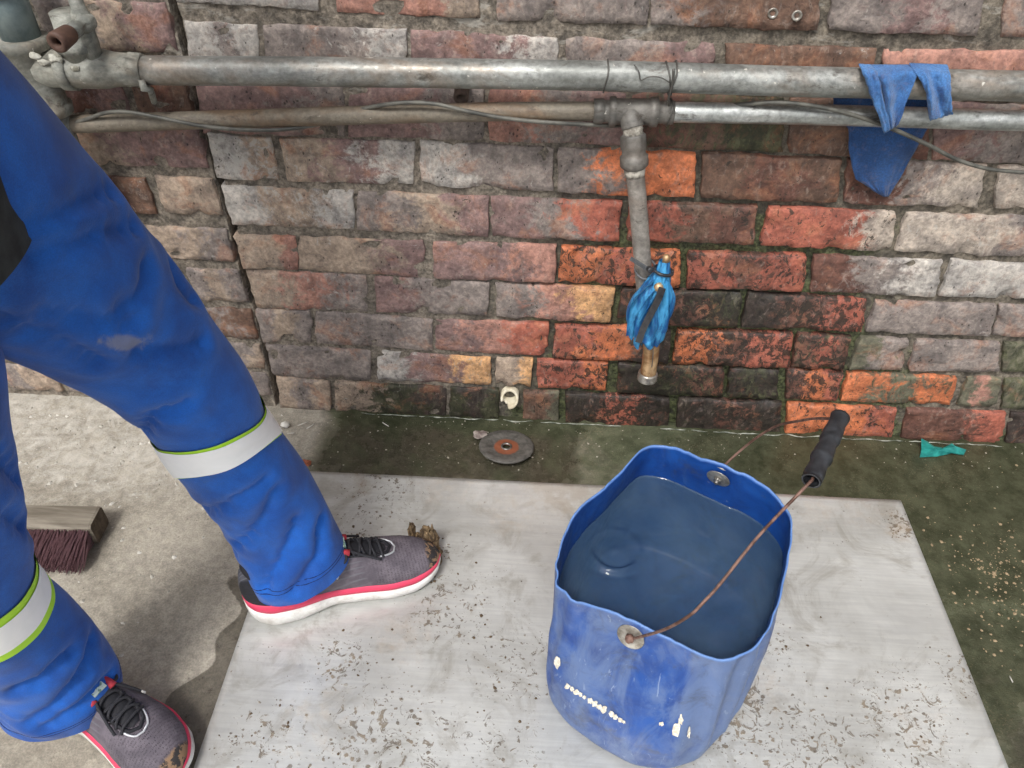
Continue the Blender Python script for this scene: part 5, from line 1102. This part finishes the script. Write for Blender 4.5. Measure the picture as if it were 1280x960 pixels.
def shoe(heel, toe, zg, flip, parent, tagged):
    heel = np.array([heel[0], heel[1], zg]); toe = np.array([toe[0], toe[1], zg]); ax_ = toe-heel; L = np.linalg.norm(ax_); ax_ /= L; sd2 = np.array([-ax_[1], ax_[0], 0])*flip
    U = [0, .015, .05, .12, .25, .42, .58, .72, .84, .92, .97, 1.0]; Wd = [.004, .017, .028, .036, .0375, .036, .042, .0475, .044, .034, .022, .004]
    ZB = [.030, .022, .011, .002, .001, .013, .004, .001, .003, .011, .020, .028]; ZT = [.066, .064, .061, .057, .052, .047, .041, .037, .037, .040, .042, .043]
    HU = [.02, .055, .068, .072, .072, .068, .058, .045, .035, .026, .016, .004]; CV = [0, 0, 0, 0, .001, .004, .006, .004, .000, -.004, -.007, -.009]
    nu = 64; us = (1-np.cos(np.linspace(0, math.pi, nu+1)))/2
    g = lambda arr, u: float(np.interp(u, U, arr))
    def sgm(arr): 
        a = np.array([g(arr, u) for u in us])
        for _ in range(2): a[1:-1] = (a[:-2]+2*a[1:-1]+a[2:])/4
        return a
    w, zb, zt, hu, cv = map(sgm, (Wd, ZB, ZT, HU, CV))
    def at(i, y, z): return heel+ax_*us[i]*L+sd2*(cv[i]+y)+np.array([0, 0, z])
    sh_ = empty('shoe', (heel+toe)/2); sh_.parent = parent; sh_.location = Vector((heel+toe)/2)-parent.location; sh_['label'] = tagged
    # the two foam layers
    zm = zb+(zt-zb)*.62
    for nm, lo, hi, bul, mt in (('midsole', zb, zm, 1.07, FOAM), ('stripe', zm, zt, 1.045, PINK)):
        v = []; R = 12
        for i in range(nu+1):
            ln_ = zip((-.9, -1.02, -1.0, -.98, -.5, 0, .5, .98, 1.0, 1.02, .9, 0), (0, .12, .55, 1, 1, 1, 1, 1, .55, .12, 0, 0))
            for y, t in ln_: v.append(at(i, y*w[i]*bul*(1+.02*math.sin(t*math.pi)), lo[i]+(hi[i]-lo[i])*t+(0 if hi is zm else .0)))
        f = [[i*R+k, i*R+(k+1) % R, (i+1)*R+(k+1) % R, (i+1)*R+k] for i in range(nu) for k in range(R)]+[list(range(R)), [nu*R+k for k in range(R)][::-1]]
        obj(nm, v, f, mt, sh_)
    # upper
    K = 36; v = []; su = []
    def up_pt(i, k, off=0.):
        ph = math.pi*k/K; c_, s_ = math.cos(ph), math.sin(ph); y = (abs(c_)**.72)*(1 if c_ > 0 else -1); z = s_**.80; nar = 1-.24*z*z*(1 if us[i] < .5 else 1-(us[i]-.5))
        n_ = np.array([0, 0, s_])+sd2*c_
        return at(i, y*w[i]*.985*nar, zt[i]-.003+hu[i]*z)+n_*(off+.0006*N3(us[i]*30, ph*6, 1))
    for i in range(nu+1):
        for k in range(K+1): v.append(up_pt(i, k)); su.append((us[i], k/K, 0))
    f = [[i*(K+1)+k, i*(K+1)+k+1, (i+1)*(K+1)+k+1, (i+1)*(K+1)+k] for i in range(nu) for k in range(K)]
    obj('upper', v, f, KNIT, sh_, True, dict(su=su))
    iu = lambda u: int(np.argmin(abs(us-u)))
    def onup(u, k, off=0.):
        x = np.interp(u, us, np.arange(nu+1)); i0 = int(min(nu-1, math.floor(x))); fr = x-i0; return up_pt(i0, k, off)*(1-fr)+up_pt(i0+1, k, off)*fr
    # tongue and throat
    onup0 = onup; T_ = lambda u: .42+(u-.34)*.97
    def onup(u, k, off=0.): return onup0(T_(u), k, off)
    v = []; R = 9; uu = np.linspace(.30, .655, 16)
    for u in uu:
        hw = 3.6*math.sqrt(max(0.03, 1-((u-.30)/.36)**4))
        for k in range(R): v.append(onup(u, 18-hw+2*hw*k/(R-1), .0012+.0025*math.sin(math.pi*k/(R-1))))
    obj('tongue', v, [[i*R+k, i*R+k+1, (i+1)*R+k+1, (i+1)*R+k] for i in range(15) for k in range(R-1)], COLL, sh_)
    # raised eyelet rail round the throat
    rail = [onup(u, 18-4.4*math.sqrt(max(0.0, 1-((u-.34)/.34)**4)), .002) for u in np.linspace(.34, .68, 16)]+[onup(u, 18+4.4*math.sqrt(max(0.0, 1-((u-.34)/.34)**4)), .002) for u in np.linspace(.68, .34, 16)]
    obj('eyelet_rail', *tube(rail, .0026, 8), KNIT if False else COLL, sh_)
    # laces
    for u0, u1 in ((.40, .44), (.455, .495), (.51, .55), (.565, .60), (.62, .635)):
        for a, b in ((1, -1), (-1, 1)):
            if u0 > .6 and a < 0: continue
            o = obj('lace', *tube(smoothpath([onup(u0, 18-a*4.8, .003), onup((u0*2+u1)/3, 18-a*2, .0075), onup((u0+2*u1)/3, 18+a*2, .0075), onup(u1, 18+a*4.8, .003)], 5), .0022, 7), LACE, sh_)
    # bow and loose ends
    b0 = onup(.40, 18, .012)
    lp = [b0, onup(.37, 14, .020), onup(.40, 10.5, .014), onup(.45, 12.5, .012), b0]; obj('lace', *tube(smoothpath(lp, 7), .0024, 7), LACE, sh_)
    lp = [b0, onup(.36, 22, .022), onup(.40, 26, .016), onup(.45, 23.5, .012), b0]; obj('lace', *tube(smoothpath(lp, 7), .0024, 7), LACE, sh_)
    e_ = [b0, onup(.46, 14, .010), onup(.50, 10.5, .006), onup(.535, 7.5, .004)]; obj('lace', *tube(smoothpath(e_, 7), .0022, 7), LACE, sh_); obj('lace_tip', *tube([onup(.530, 7.8, .0045), onup(.55, 6.4, .0035)], .0017, 7), FOAM, sh_)
    e_ = [b0, onup(.48, 21, .011), onup(.56, 23, .009), onup(.62, 24, .007)]; obj('lace', *tube(smoothpath(e_, 7), .0022, 7), LACE, sh_)
    # tag, lining, side print
    tg = [onup(.40, 16.2, .017), onup(.40, 19.8, .017), onup(.46, 19.6, .018), onup(.46, 16.4, .018)]
    obj('tongue_tag', tg+[q-np.array([0, 0, .003]) for q in tg], [[0, 1, 2, 3], [7, 6, 5, 4], [0, 4, 5, 1], [1, 5, 6, 2], [2, 6, 7, 3], [3, 7, 4, 0]], LTAG, sh_, False)
    for k0 in (14.6, 21.4): obj('red_trim', *tube([onup(u, k0+.2*math.sin(u*40), .010) for u in np.linspace(.36, .47, 6)], .0055, 8), REDL, sh_)
    arc = [onup(u, 18-5.2*math.sqrt(max(0.0, 1-((u-.34)/.365)**4)), .0015) for u in np.linspace(.62, .705, 9)]
    arc += [onup(u, 18+5.2*math.sqrt(max(0.0, 1-((u-.34)/.365)**4)), .0015) for u in np.linspace(.705, .62, 9)]
    obj('reflective_trim', *tube(arc, .0016, 7), SPR, sh_)
    onup = onup0
    for sg in (1, -1):
        kk = lambda a: 18-sg*(18-a)
        for q in ([(.36, 4.5), (.40, 9.5), (.425, 9.5)], [(.405, 9.5), (.43, 5.0)], [(.46, 4.4), (.49, 8.8)]): obj('side_print', *tube([onup(u, kk(k), .0006) for u, k in q], .0021, 6), SPR, sh_)
        obj('side_print', *tube(smoothpath([onup(u, kk(k), .0004) for u, k in [(.20, 3.6), (.30, 6.2), (.38, 6.6)]], 4), .0011, 6), SPR, sh_)
        obj('side_print', *tube(smoothpath([onup(u, kk(k), .0004) for u, k in [(.20, 3.4), (.30, 3.8), (.42, 3.6)]], 4), .0011, 6), SPR, sh_)
    # padded heel collar
    obj('collar', *tube(smoothpath([onup(.30, 9, .001), onup(.20, 8.5, .003), onup(.10, 10, .005), onup(.05, 18, .004), onup(.10, 26, .005), onup(.20, 27.5, .003), onup(.30, 27, .001)], 6), .006, 10), COLL, sh_)
    return sh_
s1 = shoe((-.366, -.502), (-.064, -.379), ZP+.001, 1, body, 'grey running shoe with pink and white sole, standing on the metal sheet')
t2 = atz(236, 968, .02); d2 = atz(205, 945, .05)-atz(138, 890, .09); d2[2] = 0; d2 /= np.linalg.norm(d2); print('SHOE2', t2, d2)
s2 = shoe(t2[:2]-d2[:2]*.30, t2[:2], 0.001, 1, body, 'grey running shoe with red lining showing, standing on bare concrete')
# dead leaves and mud stuck at the toe
m = Mat('dead_leaf'); LEAF = m.done(m.mix(m.rng(m.noise(80, 5, .7), .35, .65), lin((66, 52, 38)), lin((140, 118, 88))), .9, m.bump(m.noise(150, 4), .8, .003))
lf = empty('leaf_clump', atz(535, 690, ZP), 'clump of muddy dead leaves at the toe of the shoe on the sheet', 'leaves')
for i, (x, y, z, r, sc) in enumerate(((517, 680, .014, .013, (.45, .8, 1.9)), (526, 682, .012, .013, (1.2, .6, 1.0)), (535, 684, .012, .016, (1, .7, 1.3)), (543, 690, .004, .014, (.6, 1, 1.8)), (547, 700, .002, .012, (.7, 1.3, 1.2)), (538, 678, .010, .010, (1.4, .5, .7)))):
    stone('leaf', atz(x, y, z), r, LEAF, None, None, sc, i*4.3, 1.3, lf)
